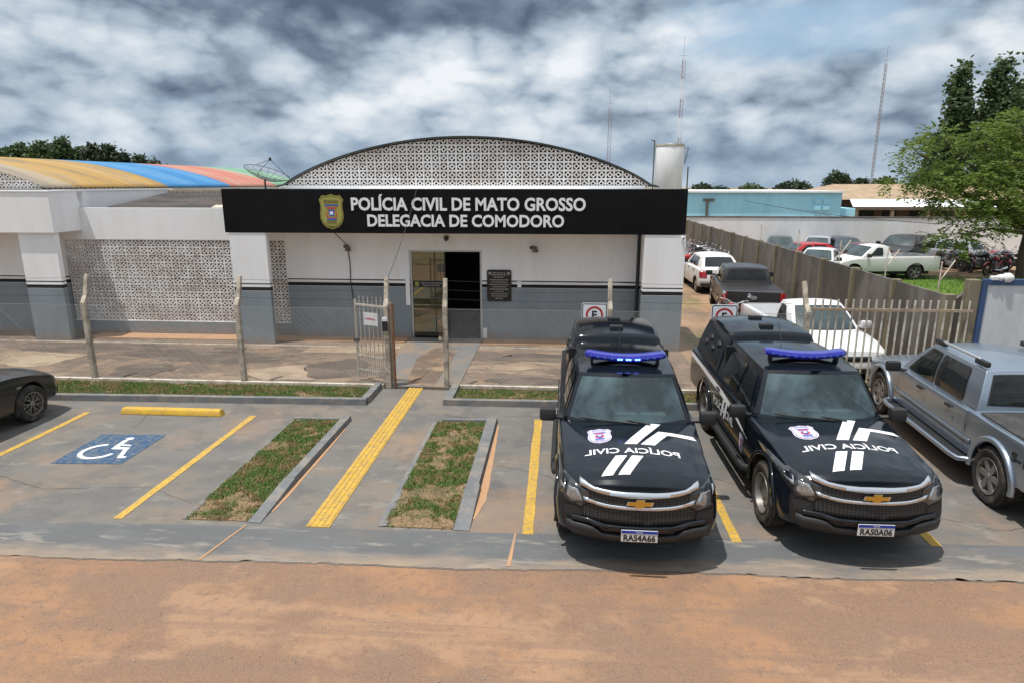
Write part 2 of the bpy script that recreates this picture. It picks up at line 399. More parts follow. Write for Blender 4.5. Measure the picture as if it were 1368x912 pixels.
_DG = None
def text_mesh(s, w=None, h=None, bold=0.0, extrude=0.0, align='C'):
    """letters as a mesh in the xy plane: lower left at 0,0 scaled to w by h (centred when align is C)"""
    cu = bpy.data.curves.new('lettering', 'FONT'); cu.body = s; cu.size = 1; cu.offset = bold; cu.extrude = extrude; cu.resolution_u = 3
    ob = bpy.data.objects.new('lettering', cu); COL.objects.link(ob)
    bpy.context.view_layer.update()
    me = ob.evaluated_get(bpy.context.evaluated_depsgraph_get()).to_mesh()
    vs = [tuple(v.co) for v in me.vertices]; fs = [tuple(p.vertices) for p in me.polygons]
    ob.evaluated_get(bpy.context.evaluated_depsgraph_get()).to_mesh_clear()
    bpy.data.objects.remove(ob); bpy.data.curves.remove(cu)
    x0 = min(v[0] for v in vs); x1 = max(v[0] for v in vs); y0 = min(v[1] for v in vs); y1 = max(v[1] for v in vs)
    sx = (w / (x1 - x0)) if w else (h / (y1 - y0)); sy = (h / (y1 - y0)) if h else sx
    cx = (x0 + x1) / 2 if align == 'C' else x0; cy = (y0 + y1) / 2 if align == 'C' else y0
    return [((v[0] - cx) * sx, (v[1] - cy) * sy, v[2]) for v in vs], fs

SHIELD = [(0, .5), (.14, .465), (.25, .45), (.36, .47), (.5, .34), (.455, .22), (.45, .1), (.48, -.04), (.475, -.18), (.4, -.33), (.25, -.44), (0, -.5)]
SHIELD = SHIELD + [(-x, y) for x, y in reversed(SHIELD[1:-1])]
def disc(cx, cy, rx, ry, n=18): return [(cx + rx * math.cos(2 * PI * k / n), cy + ry * math.sin(2 * PI * k / n)) for k in range(n)]
def rect(x0, x1, y0, y1): return [(x0, y0), (x1, y0), (x1, y1), (x0, y1)]
def rrect(x0, x1, y0, y1, r, n=4):
    out = []
    for cx, cy, a in ((x1 - r, y0 + r, -90), (x1 - r, y1 - r, 0), (x0 + r, y1 - r, 90), (x0 + r, y0 + r, 180)):
        for k in range(n + 1):
            q = R(a + 90 * k / n); out.append((cx + r * math.cos(q), cy + r * math.sin(q)))
    return out
def roundpoly(pts, r, n=3):
    out = []; m = len(pts)
    for i in range(m):
        p = Vector(pts[i]); a = (Vector(pts[i - 1]) - p); b = (Vector(pts[(i + 1) % m]) - p)
        ra = min(r, a.length * .45, b.length * .45); pa = p + a.normalized() * ra; pb = p + b.normalized() * ra
        for k in range(n + 1):
            t = k / n; q = pa * (1 - t) ** 2 + p * 2 * t * (1 - t) + pb * t * t; out.append((q.x, q.y))
    return out

def project(bvh, polys, axis, off=.004, cut=.09, faces=None):
    """lay flat outlines onto a body surface: axis says from which side; returns an MB"""
    bm = bmesh.new()
    if faces is not None:
        vs = [bm.verts.new((p[0], p[1], 0)) for p in polys]
        for f in faces:
            try: bm.faces.new([vs[i] for i in f])
            except ValueError: pass
    else:
        for poly in polys:
            try: bm.faces.new([bm.verts.new((a, b, 0)) for a, b in poly])
            except ValueError: pass
    if cut:
        xs = [v.co.x for v in bm.verts]; ys = [v.co.y for v in bm.verts]
        for k in range(math.ceil(min(xs) / cut), math.floor(max(xs) / cut) + 1):
            bmesh.ops.bisect_plane(bm, geom=bm.verts[:] + bm.edges[:] + bm.faces[:], plane_co=(k * cut, 0, 0), plane_no=(1, 0, 0))
        for k in range(math.ceil(min(ys) / cut), math.floor(max(ys) / cut) + 1):
            bmesh.ops.bisect_plane(bm, geom=bm.verts[:] + bm.edges[:] + bm.faces[:], plane_co=(0, k * cut, 0), plane_no=(0, 1, 0))
    D = {'top': Vector((0, 0, -1)), 'front': Vector((0, 1, 0)), 'rear': Vector((0, -1, 0)), 'right': Vector((-1, 0, 0)), 'left': Vector((1, 0, 0))}[axis]
    bad = []
    for v in bm.verts:
        a, b = v.co.x, v.co.y
        o = {'top': (a, b, 9), 'front': (a, -9, b), 'rear': (a, 19, b), 'right': (9, a, b), 'left': (-9, a, b)}[axis]
        hit, nor, i, d = bvh.ray_cast(Vector(o), D)
        if hit is None: bad.append(v); continue
        if nor.dot(D) > 0: nor = -nor
        nn = (nor - D * .6).normalized()
        v.co = hit + nn * off
    bmesh.ops.delete(bm, geom=bad, context='VERTS')
    bm.verts.index_update()
    for f in bm.faces:
        f.normal_update()
        if f.normal.dot(D) > 0: f.normal_flip()
    mb = MB(); mb.add([tuple(v.co) for v in bm.verts], [tuple(v.index for v in f.verts) for f in bm.faces]); bm.free()
    return mb
# ------------------------------------------------------------------ vehicles
def pw(keys, y, k):
    if y <= keys[0][0]: return keys[0][k]
    for a, b in zip(keys, keys[1:]):
        if y <= b[0]:
            t = (y - a[0]) / max(1e-6, b[0] - a[0]); return a[k] + (b[k] - a[k]) * t
    return keys[-1][k]
FX = [1, .985, .955, .9, .8, .62, .42, .2, 0]
TS = [0, .07, .18, .32, .46, .6, .74, .86, .95, 1]

def body_shell(sp):
    """one continuous body: nose, bonnet, flanks with wheel arches, deck, tail"""
    L = sp['L']; keys = sp['keys']; ra = sp['ra']; zw = sp['r']
    ys = set([0, .015, .045, .09, L, L - .015, L - .05])
    ys |= set(k[0] for k in keys); y = 0
    while y < L: ys.add(round(y, 3)); y += .13
    for yw in sp['axles']:
        for k in range(15): ys.add(round(yw + ra * math.cos(PI * k / 14), 4))
    ys = sorted(q for q in ys if 0 <= q <= L); yy = [ys[0]]
    for q in ys[1:]:
        if q - yy[-1] > .006: yy.append(q)
    bed = sp.get('bed')
    def half(y):
        hw, zs, zc = pw(keys, y, 1), pw(keys, y, 2), pw(keys, y, 3)
        ins = 0.0
        if y < .1: ins = .035 * (1 - y / .1) ** 2
        if y > L - .06: ins = .03 * (1 - (L - y) / .06) ** 2
        zb = sp['zb'] + (sp.get('zbf', 0) if y < sp['axles'][0] - ra else 0) + (sp.get('zbr', 0) if y > sp['axles'][1] + ra else 0)
        for yw in sp['axles']:
            if abs(y - yw) < ra: zb = max(zb, zw + math.sqrt(ra * ra - (y - yw) ** 2))
        zb = min(zb, zs - .06)
        pts = []
        for t in TS:
            z = zb + (zs - zb) * t; d = z - sp['zwide']
            f = 1 - sp.get('tumble', .12) * d * d * (1 if d > 0 else 1.4)
            f -= sp.get('ftum', 0) * min(1, max(0, (z - .66) / .30)) ** 1.4 * min(1, max(0, (1.75 - y) / .9))
            if t > .9: f -= .012 * ((t - .9) / .1) ** 2
            pts.append(((hw - ins) * f, z))
        x0 = pts[-1][0]
        for fx in FX[1:]:
            if bed and bed[0] < y < bed[1]: z = zs + .012 if fx >= .9 else bed[2]
            else: z = zs + (zc - zs) * (1 - fx ** sp.get('hoodp', 2.6))
            pts.append((x0 * fx if not (bed and bed[0] < y < bed[1] and fx == .8) else x0 * .885, z))
        return pts
    nose = sp['nose']; fl = sp.get('flen', .9); kf = sp['kf']; kr = sp['kr']
    def fyo(x, z): return kf * (abs(x) / .93) ** sp.get('kp', 2.4) + pw(nose, z, 1)
    tail = sp['tail']
    def fro(x, z): return kr * (abs(x) / .93) ** 2.2 + pw(tail, z, 1)
    def warp(x, y, z):
        o = y
        if y < fl: o += fyo(x, z) * (1 - y / fl)
        if y > L - .6: o -= fro(x, z) * (1 - (L - y) / .6)
        return (x, o, z)
    mb = MB(); nt = len(TS) + len(FX) - 1; rings = []
    for y in yy:
        h = half(y); rings.append([warp(x, y, z) for x, z in h] + [warp(-x, y, z) for x, z in reversed(h[:-1])])
    n = len(rings[0]); vs = [p for r in rings for p in r]
    fs = [(i * n + k, i * n + k + 1, (i + 1) * n + k + 1, (i + 1) * n + k) for i in range(len(yy) - 1) for k in range(n - 1)]
    mb.add(vs, fs)
    for y in (yy[0], yy[-1]):                       # nose and tail skins
        h = half(y); xs = FX + [-f for f in reversed(FX[:-1])]; rows = []
        for i, t in enumerate(TS[:-1]): rows.append([warp(h[i][0] * f, y, h[i][1]) for f in xs])
        top = h[len(TS) - 1:]
        rows.append([warp(x, y, z) for x, z in top] + [warp(-x, y, z) for x, z in reversed(top[:-1])])
        m = len(xs); mb.add([p for r in rows for p in r], [(i * m + k, i * m + k + 1, (i + 1) * m + k + 1, (i + 1) * m + k) for i in range(len(rows) - 1) for k in range(m - 1)])
    return mb

def house_shell(mb, g, nows=False):
    """cabin: windscreen, flanks, roof and rear as curved skins that share their edges"""
    lp = lambda a, b, t: a + (b - a) * t
    wA, yA, zA, kA = g['A']; wB, yB, zT, kB = g['B']; wC, yC, zC, kC = g['C']; wD, yD, zD, kD = g['D']; cr = g.get('crown', .05)
    def zroof(u, v): return lp(zT, zC, v) + cr * (1 - abs(u) ** 2.2) * (.35 + .65 * math.sin(PI * min(1, max(0, .12 + .76 * v)))) + g.get('hump', .02) * math.sin(PI * v)
    def ws(a, v):
        u = a * 2 - 1; b = g.get('wsb', .035) * math.sin(PI * v)
        w = lp(wA, wB, v) + b * .4
        z = lp(zA, zroof(u, 0), v); return (u * w, lp(yA + kA * u * u, yB + kB * u * u, v) - b, z)
    def roof(a, v):
        u = a * 2 - 1; return (u * (lp(wB, wC, v) + .02 * math.sin(PI * v)), lp(yB + kB * u * u, yC - kC * u * u, v), zroof(u, v))
    def rear(a, v):
        u = a * 2 - 1; b = .025 * math.sin(PI * v)
        return (u * (lp(wD, wC, v) + b * .4), lp(yD - kD * u * u, yC - kC * u * u, v) + b, lp(zD, zroof(u, 1), v))
    def side(sg):
        def f(a, v):
            e = .03 * math.sin(PI * v); t = .02 * math.sin(PI * a)
            p0 = (lp(wA, wD, a), lp(yA + kA, yD - kD, a), lp(zA, zD, a)); p1 = (lp(wB, wC, a) + t, lp(yB + kB, yC - kC, a), zroof(1, a))
            bow = .035 * math.sin(PI * v) * ((1 - a) ** 6) - .025 * math.sin(PI * v) * (a ** 6)
            xx = lp(p0[0], p1[0], v) + e * (1 - .0) * .4 + e * .6 * math.sin(PI * a)
            return (sg * xx, lp(p0[1], p1[1], v) - bow, lp(p0[2], p1[2], v))
        return f
    if nows:                                          # an open windscreen: only its surround belongs to the shell
        for a0, a1, v0, v1, nu, nv in ((0, .055, 0, 1, 1, 8), (.945, 1, 0, 1, 1, 8), (.055, .945, 0, .085, 10, 1), (.055, .945, .91, 1, 10, 1)):
            mb.grid(lambda a, v: ws(a0 + (a1 - a0) * a, v0 + (v1 - v0) * v), nu, nv)
    else: mb.grid(ws, 12, 8)
    mb.grid(roof, 12, 14); mb.grid(rear, 12, 8); mb.grid(side(1), 14, 8); mb.grid(side(-1), 14, 8)
    return ws, rear

def sub_patch(fn, a0, a1, v0, v1, off, nu=12, nv=8, axis=-1, shrink=0.0):
    mb = MB()
    def f(a, v):
        a2 = a0 + (a1 - a0) * a; vv = v0 + (v1 - v0) * v
        a2 = .5 + (a2 - .5) * (1 - shrink * vv)
        e = 1e-3; p = Vector(fn(a2, vv)); n = (Vector(fn(a2 + e, vv)) - p).cross(Vector(fn(a2, vv + e)) - p)
        n.normalize()
        if n.y * axis < 0: n = -n
        return p + n * off
    mb.grid(f, nu, nv); return mb

def make_wheel(parent, x, y, r, w, rim='rim_silver', style='alloy', spokes=5, detail=True, tread=True):
    s = 1 if x > 0 else -1
    tyre = MB(); h = w / 2
    prof = [(r * .62, -h * .8), (r * .70, -h), (r * .88, -h * 1.02), (r * .97, -h * .8), (r, -h * .55), (r, h * .55), (r * .97, h * .8), (r * .88, h * 1.02), (r * .70, h), (r * .62, h * .8)]
    if detail:
        tyre.lathe(prof, 36, axis='X')
        for k in range(40 if tread else 0):          # tread blocks
            q = 2 * PI * k / 40
            for xx in (-.5, .5):
                m = Matrix.Rotation(q + xx * .08, 4, 'X')
                tyre.box(xx * h - h * .36, xx * h + h * .36, -r * .045, r * .045, r * .985, r * 1.012, xf=m)
    else: tyre.lathe(prof, 20, axis='X')
    wt = tyre.build('wheel', 'rubber', parent, smooth=40, loc=(x, y, r))
    rm = MB(); o = s * h
    if style == 'steel':
        rm.lathe([(.0, o * .55), (r * .14, o * .58), (r * .18, o * .42), (r * .36, o * .5), (r * .47, o * .25), (r * .55, o * .3), (r * .585, o * .95), (r * .63, o * 1.0), (r * .64, o * .8)], 28, axis='X')
        for k in range(10):
            q = 2 * PI * k / 10; rm.lathe([(0, o * .46), (r * .045, o * .455), (r * .05, o * .3)], 8, origin=(0, r * .42 * math.cos(q), r * .42 * math.sin(q)), axis='X', mi=1)
    else:
        rm.lathe([(r * .50, o * .2), (r * .575, o * .55), (r * .585, o * .95), (r * .63, o * 1.0), (r * .64, o * .8)], 32, axis='X')
        rm.lathe([(0, o * .1), (r * .58, o * .1)], 20, axis='X', mi=1)
        rm.lathe([(0, o * .93), (r * .09, o * .92), (r * .13, o * .8), (r * .14, o * .3)], 16, axis='X')
        for k in range(spokes):
            q = 2 * PI * k / spokes
            def sp_(q0, r0, r1, w0, w1):
                c, sn = math.cos(q0), math.sin(q0); vs = []
                for rr, ww, xx in ((r0, w0, o * .84), (r1, w1, o * .88), (r1, w1 * 1.2, o * .5), (r0, w0 * 1.2, o * .4)):
                    for e in (-1, 1): vs.append((xx, rr * c - e * ww * sn, rr * sn + e * ww * c))
                rm.add(vs, [(0, 1, 3, 2), (2, 3, 5, 4), (4, 5, 7, 6), (6, 7, 1, 0), (0, 2, 4, 6), (1, 7, 5, 3)])
            if style == 'mesh':
                sp_(q, r * .1, r * .36, r * .035, r * .03); sp_(q + .17, r * .32, r * .59, r * .022, r * .022); sp_(q - .17, r * .32, r * .59, r * .022, r * .022)
            else: sp_(q, r * .1, r * .59, r * .085, r * .105)
    rm.build('rim', [rim, 'rim_dark'], wt, smooth=35)
    return wt

def make_vehicle(name, sp, label, cat, loc, rz, group=None, detail=True):
    root = thing(name, label, cat, loc, rz, group)
    P = sp['paint']; L = sp['L']; body = body_shell(sp); g = sp.get('house')
    ws = rear = None
    if g: ws, rear = house_shell(body, g, sp.get('nows', False))
    bvh = body.bvh()
    bo = body.build('body', P, root, smooth=38, merge=.004, bevel=sp.get('bev', .03))
    tr = sp.get('track', pw(sp['keys'], sp['axles'][0], 1) - .13)
    ch = MB(); hw = pw(sp['keys'], L / 2, 1)
    ch.box(-hw + .3, hw - .3, .35, L - .35, sp['r'] * .7, sp['zb'] + .28)
    for yw in sp['axles']: ch.tube([(-tr, yw, sp['r']), (tr, yw, sp['r'])], .06)
    for yw in sp['axles']:                            # wheel wells
        for s in (-1, 1):
            ra = sp['ra'] + .015; vs = []; n = 14
            for k in range(n + 1):
                q = PI * k / n
                vs += [(s * (hw - .05), yw + ra * math.cos(q), sp['r'] + ra * math.sin(q)), (s * (hw - .42), yw + ra * math.cos(q), sp['r'] + ra * math.sin(q))]
            ch.add(vs, [(2 * k, 2 * k + 1, 2 * k + 3, 2 * k + 2) for k in range(n)])
            ch.add(vs[1::2], [tuple(range(n + 1))])
    ch.build('underbody', 'rubber', root)
    for yw in sp['axles']:
        for s in (-1, 1): make_wheel(root, s * tr, yw, sp['r'], sp.get('tw', .22), sp.get('rim', 'rim_silver'), sp.get('wstyle', 'alloy'), sp.get('spokes', 5), detail, sp.get('tread', True))
    if g:
        sh = g.get('shrink', .02)
        if not sp.get('nows'):
            sub_patch(ws, .05, .95, .05, .93, .004, axis=-1).build('windscreen_seal', 'plastic', root, smooth=40)
            sub_patch(ws, .07, .93, .085, .91, .009, axis=-1).build('windscreen', 'glass_screen', root, smooth=40)
        else:
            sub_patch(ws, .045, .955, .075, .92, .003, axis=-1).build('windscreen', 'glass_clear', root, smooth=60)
        if g.get('rearwin', True):
            r0 = g.get('rw', (.08, .92, .2, .9))
            sub_patch(rear, r0[0] - .02, r0[1] + .02, r0[2] - .03, r0[3] + .02, .004, axis=1).build('rear_window_seal', 'plastic', root, smooth=40)
            sub_patch(rear, *r0, .009, axis=1).build('rear_window', 'glass_dark', root, smooth=40)
    for poly in sp.get('windows', []):
        for sd in ('left', 'right'):
            project(bvh, [roundpoly(poly, .05)], sd, .010, .07).build('side_window', 'glass_dark', root, smooth=40)
    if detail:
        for sd in ('left', 'right'):
            if sp.get('beltseal'):
                project(bvh, [sp['beltseal']], sd, .003, .25).build('window_surround', 'plastic', root, smooth=40)
            for y, z0, z1 in sp.get('seams', []): project(bvh, [rect(y - .005, y + .005, z0, z1)], sd, .0015, .2).build('door_seam', 'decal_black', root)
            for y, z in sp.get('handles', []):
                project(bvh, [rrect(y - .085, y + .085, z - .018, z + .018, .015)], sd, .012, 0).build('door_handle', sp.get('handle_m', P), root, solid=.015)
    for nm, m, ax, polys, off, so in sp.get('panels', []):
        o = project(bvh, polys, ax, off, .08 if detail else .15).build(nm, m, root, smooth=45, solid=so)
    if sp.get('mirror'):
        mx, my, mz = sp['mirror']
        for s in (-1, 1):
            m = MB(); m.box(-.11, .11, -.07, .06, -.085, .085, ch=.045)
            m.tube([(-s * .1, .02, -.05), (-s * .2, .04, -.06)], .03)
            m.build('mirror', sp.get('mirror_m', 'plastic'), root, smooth=50, loc=(s * mx, my, mz))
    if sp.get('flare'):
        for yw in sp['axles']:
            for s in (-1, 1):
                f = MB(); ra = sp['ra']; pts = []
                for k in range(19):
                    q = PI * (-.03 + 1.06 * k / 18); y = yw + (ra + .02) * math.cos(q); z = sp['r'] + (ra + .02) * math.sin(q)
                    pts.append((s * (pw(sp['keys'], y, 1) * .985 + (kfl := .0)), y + 0, z))
                # lay the flare on the flank
                pts2 = []
                for x, y, z in pts:
                    h = bvh.ray_cast(Vector((s * 9, y, z + .03)), Vector((-s, 0, 0)))[0]
                    pts2.append((h.x if h else x, y, z))
                f.tube(pts2, sp.get('flare_r', .035), 8); f.build('arch_flare', sp['flare'], root, smooth=60)
    return root, bvh

def plate(parent, text, y, z, slope=0.0, rot=0.0, blue=True):
    p = MB(); p.box(-.2, .2, -.006, .006, -.065, .065, ch=.004)
    po = p.build('number_plate', 'plate_white', parent, loc=(0, y, z)); po.rotation_euler = (slope, 0, rot)
    b = MB(); b.box(-.196, .196, -.0095, -.0062, .032, .063); b.build('plate_strip', 'plate_blue', po)
    vs, fs = text_mesh('BRASIL', None, .017); MB().add([(x, -.011, y + .048) for x, y, z in vs], fs).build('plate_strip_text', 'letter_white', po)
    vs, fs = text_mesh(text, .35, .074, bold=.03); MB().add([(x, -.009, y - .018) for x, y, z in vs], fs).build('plate_text', 'decal_black', po)
    return po

def shield_badge(place, root, w, h, cx, cy, scheme):
    """a shield with its lettering and coat of arms; place(polys, material, offset) lays each piece on its surface"""
    S_ = lambda k, dx=0, dy=0: [(cx + x * w * k + dx, cy + y * h * k + dy) for x, y in SHIELD]
    place('badge', [S_(1)], scheme[0], 1); place('badge_border', [S_(.9)], scheme[1], 2); place('badge_field', [S_(.86)], scheme[0], 3)
    place('badge_ribbon', [rect(cx - .27 * w, cx + .27 * w, cy + .17 * h, cy + .225 * h), rect(cx - .2 * w, cx + .2 * w, cy - .27 * h, cy - .2 * h)], 'decal_blue', 4)
    place('badge_arms', [rect(cx - .2 * w, cx + .2 * w, cy + .10 * h, cy + .16 * h), disc(cx, cy - .06 * h, .19 * w, .13 * h)], 'decal_red', 4)
    place('badge_arms', [[(cx - .13 * w, cy + .06 * h), (cx + .13 * w, cy + .06 * h), (cx + .11 * w, cy - .1 * h), (cx, cy - .16 * h), (cx - .11 * w, cy - .1 * h)]], 'decal_blue', 5)
    place('badge_arms', [rect(cx - .065 * w, cx + .065 * w, cy - .07 * h, cy + .02 * h)], 'letter_white', 6)

# ---- police pickup
M['cabin_grey'] = mat('cabin_grey', (.11, .118, .12), .8, world=False, var=.2, vscale=5)
def _gc():
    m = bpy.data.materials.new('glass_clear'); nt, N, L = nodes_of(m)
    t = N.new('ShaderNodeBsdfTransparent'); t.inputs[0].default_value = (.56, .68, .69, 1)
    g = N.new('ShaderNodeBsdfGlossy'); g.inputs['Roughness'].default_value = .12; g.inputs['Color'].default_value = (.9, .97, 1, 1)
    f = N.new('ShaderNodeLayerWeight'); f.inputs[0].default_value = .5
    d = N.new('ShaderNodeBsdfDiffuse'); d.inputs[0].default_value = (.17, .30, .33, 1)  # teal film, patchy like cloud: a sky reflection put into the glass colour
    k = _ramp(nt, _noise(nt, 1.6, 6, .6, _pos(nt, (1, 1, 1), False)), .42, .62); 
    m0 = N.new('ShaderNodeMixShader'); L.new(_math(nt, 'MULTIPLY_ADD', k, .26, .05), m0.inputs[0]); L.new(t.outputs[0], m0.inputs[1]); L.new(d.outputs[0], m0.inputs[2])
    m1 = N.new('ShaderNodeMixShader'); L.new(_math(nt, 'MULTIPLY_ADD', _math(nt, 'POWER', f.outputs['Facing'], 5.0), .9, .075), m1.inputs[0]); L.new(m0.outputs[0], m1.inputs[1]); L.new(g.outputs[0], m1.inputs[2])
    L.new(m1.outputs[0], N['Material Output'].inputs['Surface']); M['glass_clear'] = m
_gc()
def _gm():
    m = bpy.data.materials.new('grille_mesh'); nt, N, L = nodes_of(m); b = N['Principled BSDF']
    v = N.new('ShaderNodeTexVoronoi'); v.feature = 'DISTANCE_TO_EDGE'; v.inputs['Scale'].default_value = 24; v.inputs['Randomness'].default_value = 0
    mp = N.new('ShaderNodeMapping'); mp.inputs['Scale'].default_value = (1, .02, 1.6); L.new(N.new('ShaderNodeTexCoord').outputs['Object'], mp.inputs[0]); L.new(mp.outputs[0], v.inputs['Vector'])
    f = _math(nt, 'LESS_THAN', v.outputs['Distance'], .14); L.new(_mix(nt, f, (.003, .003, .003), (.032, .033, .035)), b.inputs['Base Color']); b.inputs['Roughness'].default_value = .5
    M['grille_mesh'] = m
_gm()
def police_spec():
    win = [[(1.86, 1.15), (2.40, 1.15), (2.40, 1.56), (2.08, 1.56)], [(2.50, 1.15), (3.30, 1.15), (3.30, 1.53), (3.2, 1.57), (2.50, 1.58)]]
    sp = dict(L=5.35, paint='car_black', zb=.44, zbf=-.04, zbr=.08, zwide=.78, tumble=.13, r=.385, ra=.465, axles=(.98, 4.08), tw=.25, track=.80,
        keys=[(0, .895, .90, .99), (.06, .915, .93, 1.035), (.16, .93, .955, 1.066), (.5, .945, .995, 1.11), (1.0, .95, 1.035, 1.14), (1.6, .94, 1.08, 1.15), (2.0, .94, 1.09, 1.12), (3.6, .94, 1.10, 1.12), (5.35, .93, 1.10, 1.12)],
        nose=[(.36, .10), (.44, .03), (.52, 0), (.60, .01), (.66, .035), (.80, .05), (.93, .07), (1.05, .11)], kf=.25, kr=.06, flen=.95,
        tail=[(.5, .0), (1.1, .02)], bev=.025, kp=2.2, ftum=.085, hoodp=2.1, nows=True,
        house=dict(A=(.865, 1.45, 1.10, .26), B=(.655, 1.88, 1.63, .15), C=(.66, 3.5, 1.66, 0), D=(.86, 3.62, 1.1, 0), crown=.06, rearwin=False, wsb=.018),
        windows=win, beltseal=None, wstyle='steel', rim='rim_silver',
        seams=[(1.52, .55, 1.06), (2.45, .5, 1.1), (3.38, .55, 1.1), (3.62, .9, 1.1)], handles=[(2.25, .98), (3.18, 1.0)],
        mirror=(1.08, 1.72, 1.16), flare='car_black', flare_r=.028)
    hl = [(.53, .765), (.64, .705), (.81, .745), (.90, .83), (.905, .94), (.82, .97), (.68, .94), (.56, .885)]
    hl_in = [(.62, .775), (.73, .75), (.80, .80), (.79, .905), (.68, .89)]
    hl_in2 = [(.82, .845), (.875, .87), (.885, .92), (.82, .925)]
    mir = lambda p: [(-x, z) for x, z in reversed(p)]
    def band(x1, zlo, zhi, n=16):
        xs = [-x1 + 2 * x1 * k / n for k in range(n + 1)]; return [(x, zlo(abs(x))) for x in xs] + [(x, zhi(abs(x))) for x in reversed(xs)]
    up = lambda x: .888 + .07 * (x / .68) ** 3
    lo = lambda x: .752 + .055 * (x / .62) ** 4
    sp['panels'] = [
        ('grille', 'grille_mesh', 'front', [band(.64, lambda x: .585 - .0 * x, lambda x: up(x) + .01)], .004, .006),
        ('headlight', 'lamp_smoke', 'front', [hl], .006, .008), ('headlight', 'lamp_smoke', 'front', [mir(hl)], .006, .008),
        ('headlight_lens', 'lamp_clear', 'front', [hl_in, hl_in2], .016, .004), ('headlight_lens', 'lamp_clear', 'front', [mir(hl_in), mir(hl_in2)], .016, .004),
        ('grille_bar', 'chrome', 'front', [band(.66, lambda x: up(x) - .016, lambda x: up(x) + .042 - .02 * x)], .012, .024),
        ('grille_bar', 'chrome', 'front', [band(.615, lambda x: lo(x) - .008, lambda x: lo(x) + .030)], .012, .022),
        ('lower_bumper', 'plastic', 'front', [band(.80, lambda x: .40 + .03 * max(0, (x - .6) / .2), lambda x: .475 + .07 * min(1, max(0, (x - .40) / .12)))], .006, .035),
        ('bumper_lip', 'car_black', 'front', [band(.74, lambda x: .535 + .03 * min(1, max(0, (x - .40) / .12)), lambda x: .575 + .035 * min(1, max(0, (x - .40) / .12)))], .006, .028),
        ('fog_recess', 'decal_black', 'front', [[(.62, .60), (.82, .60), (.84, .70), (.66, .70)]], .006, .0),
        ('fog_recess', 'decal_black', 'front', [mir([(.62, .60), (.82, .60), (.84, .70), (.66, .70)])], .006, .0),
        ('tail_light', 'lamp_red', 'rear', [rect(.74, .9, .8, 1.06)], .006, .01), ('tail_light', 'lamp_red', 'rear', [rect(-.9, -.74, .8, 1.06)], .006, .01),
        ('hood_shut_line', 'decal_black', 'top', [[(-.70, .30), (-.695, .30), (-.72, 1.42), (-.725, 1.42)]], .002, 0), ('hood_shut_line', 'decal_black', 'top', [[(.70, .30), (.695, .30), (.72, 1.42), (.725, 1.42)]], .002, 0),
    ]
    return sp

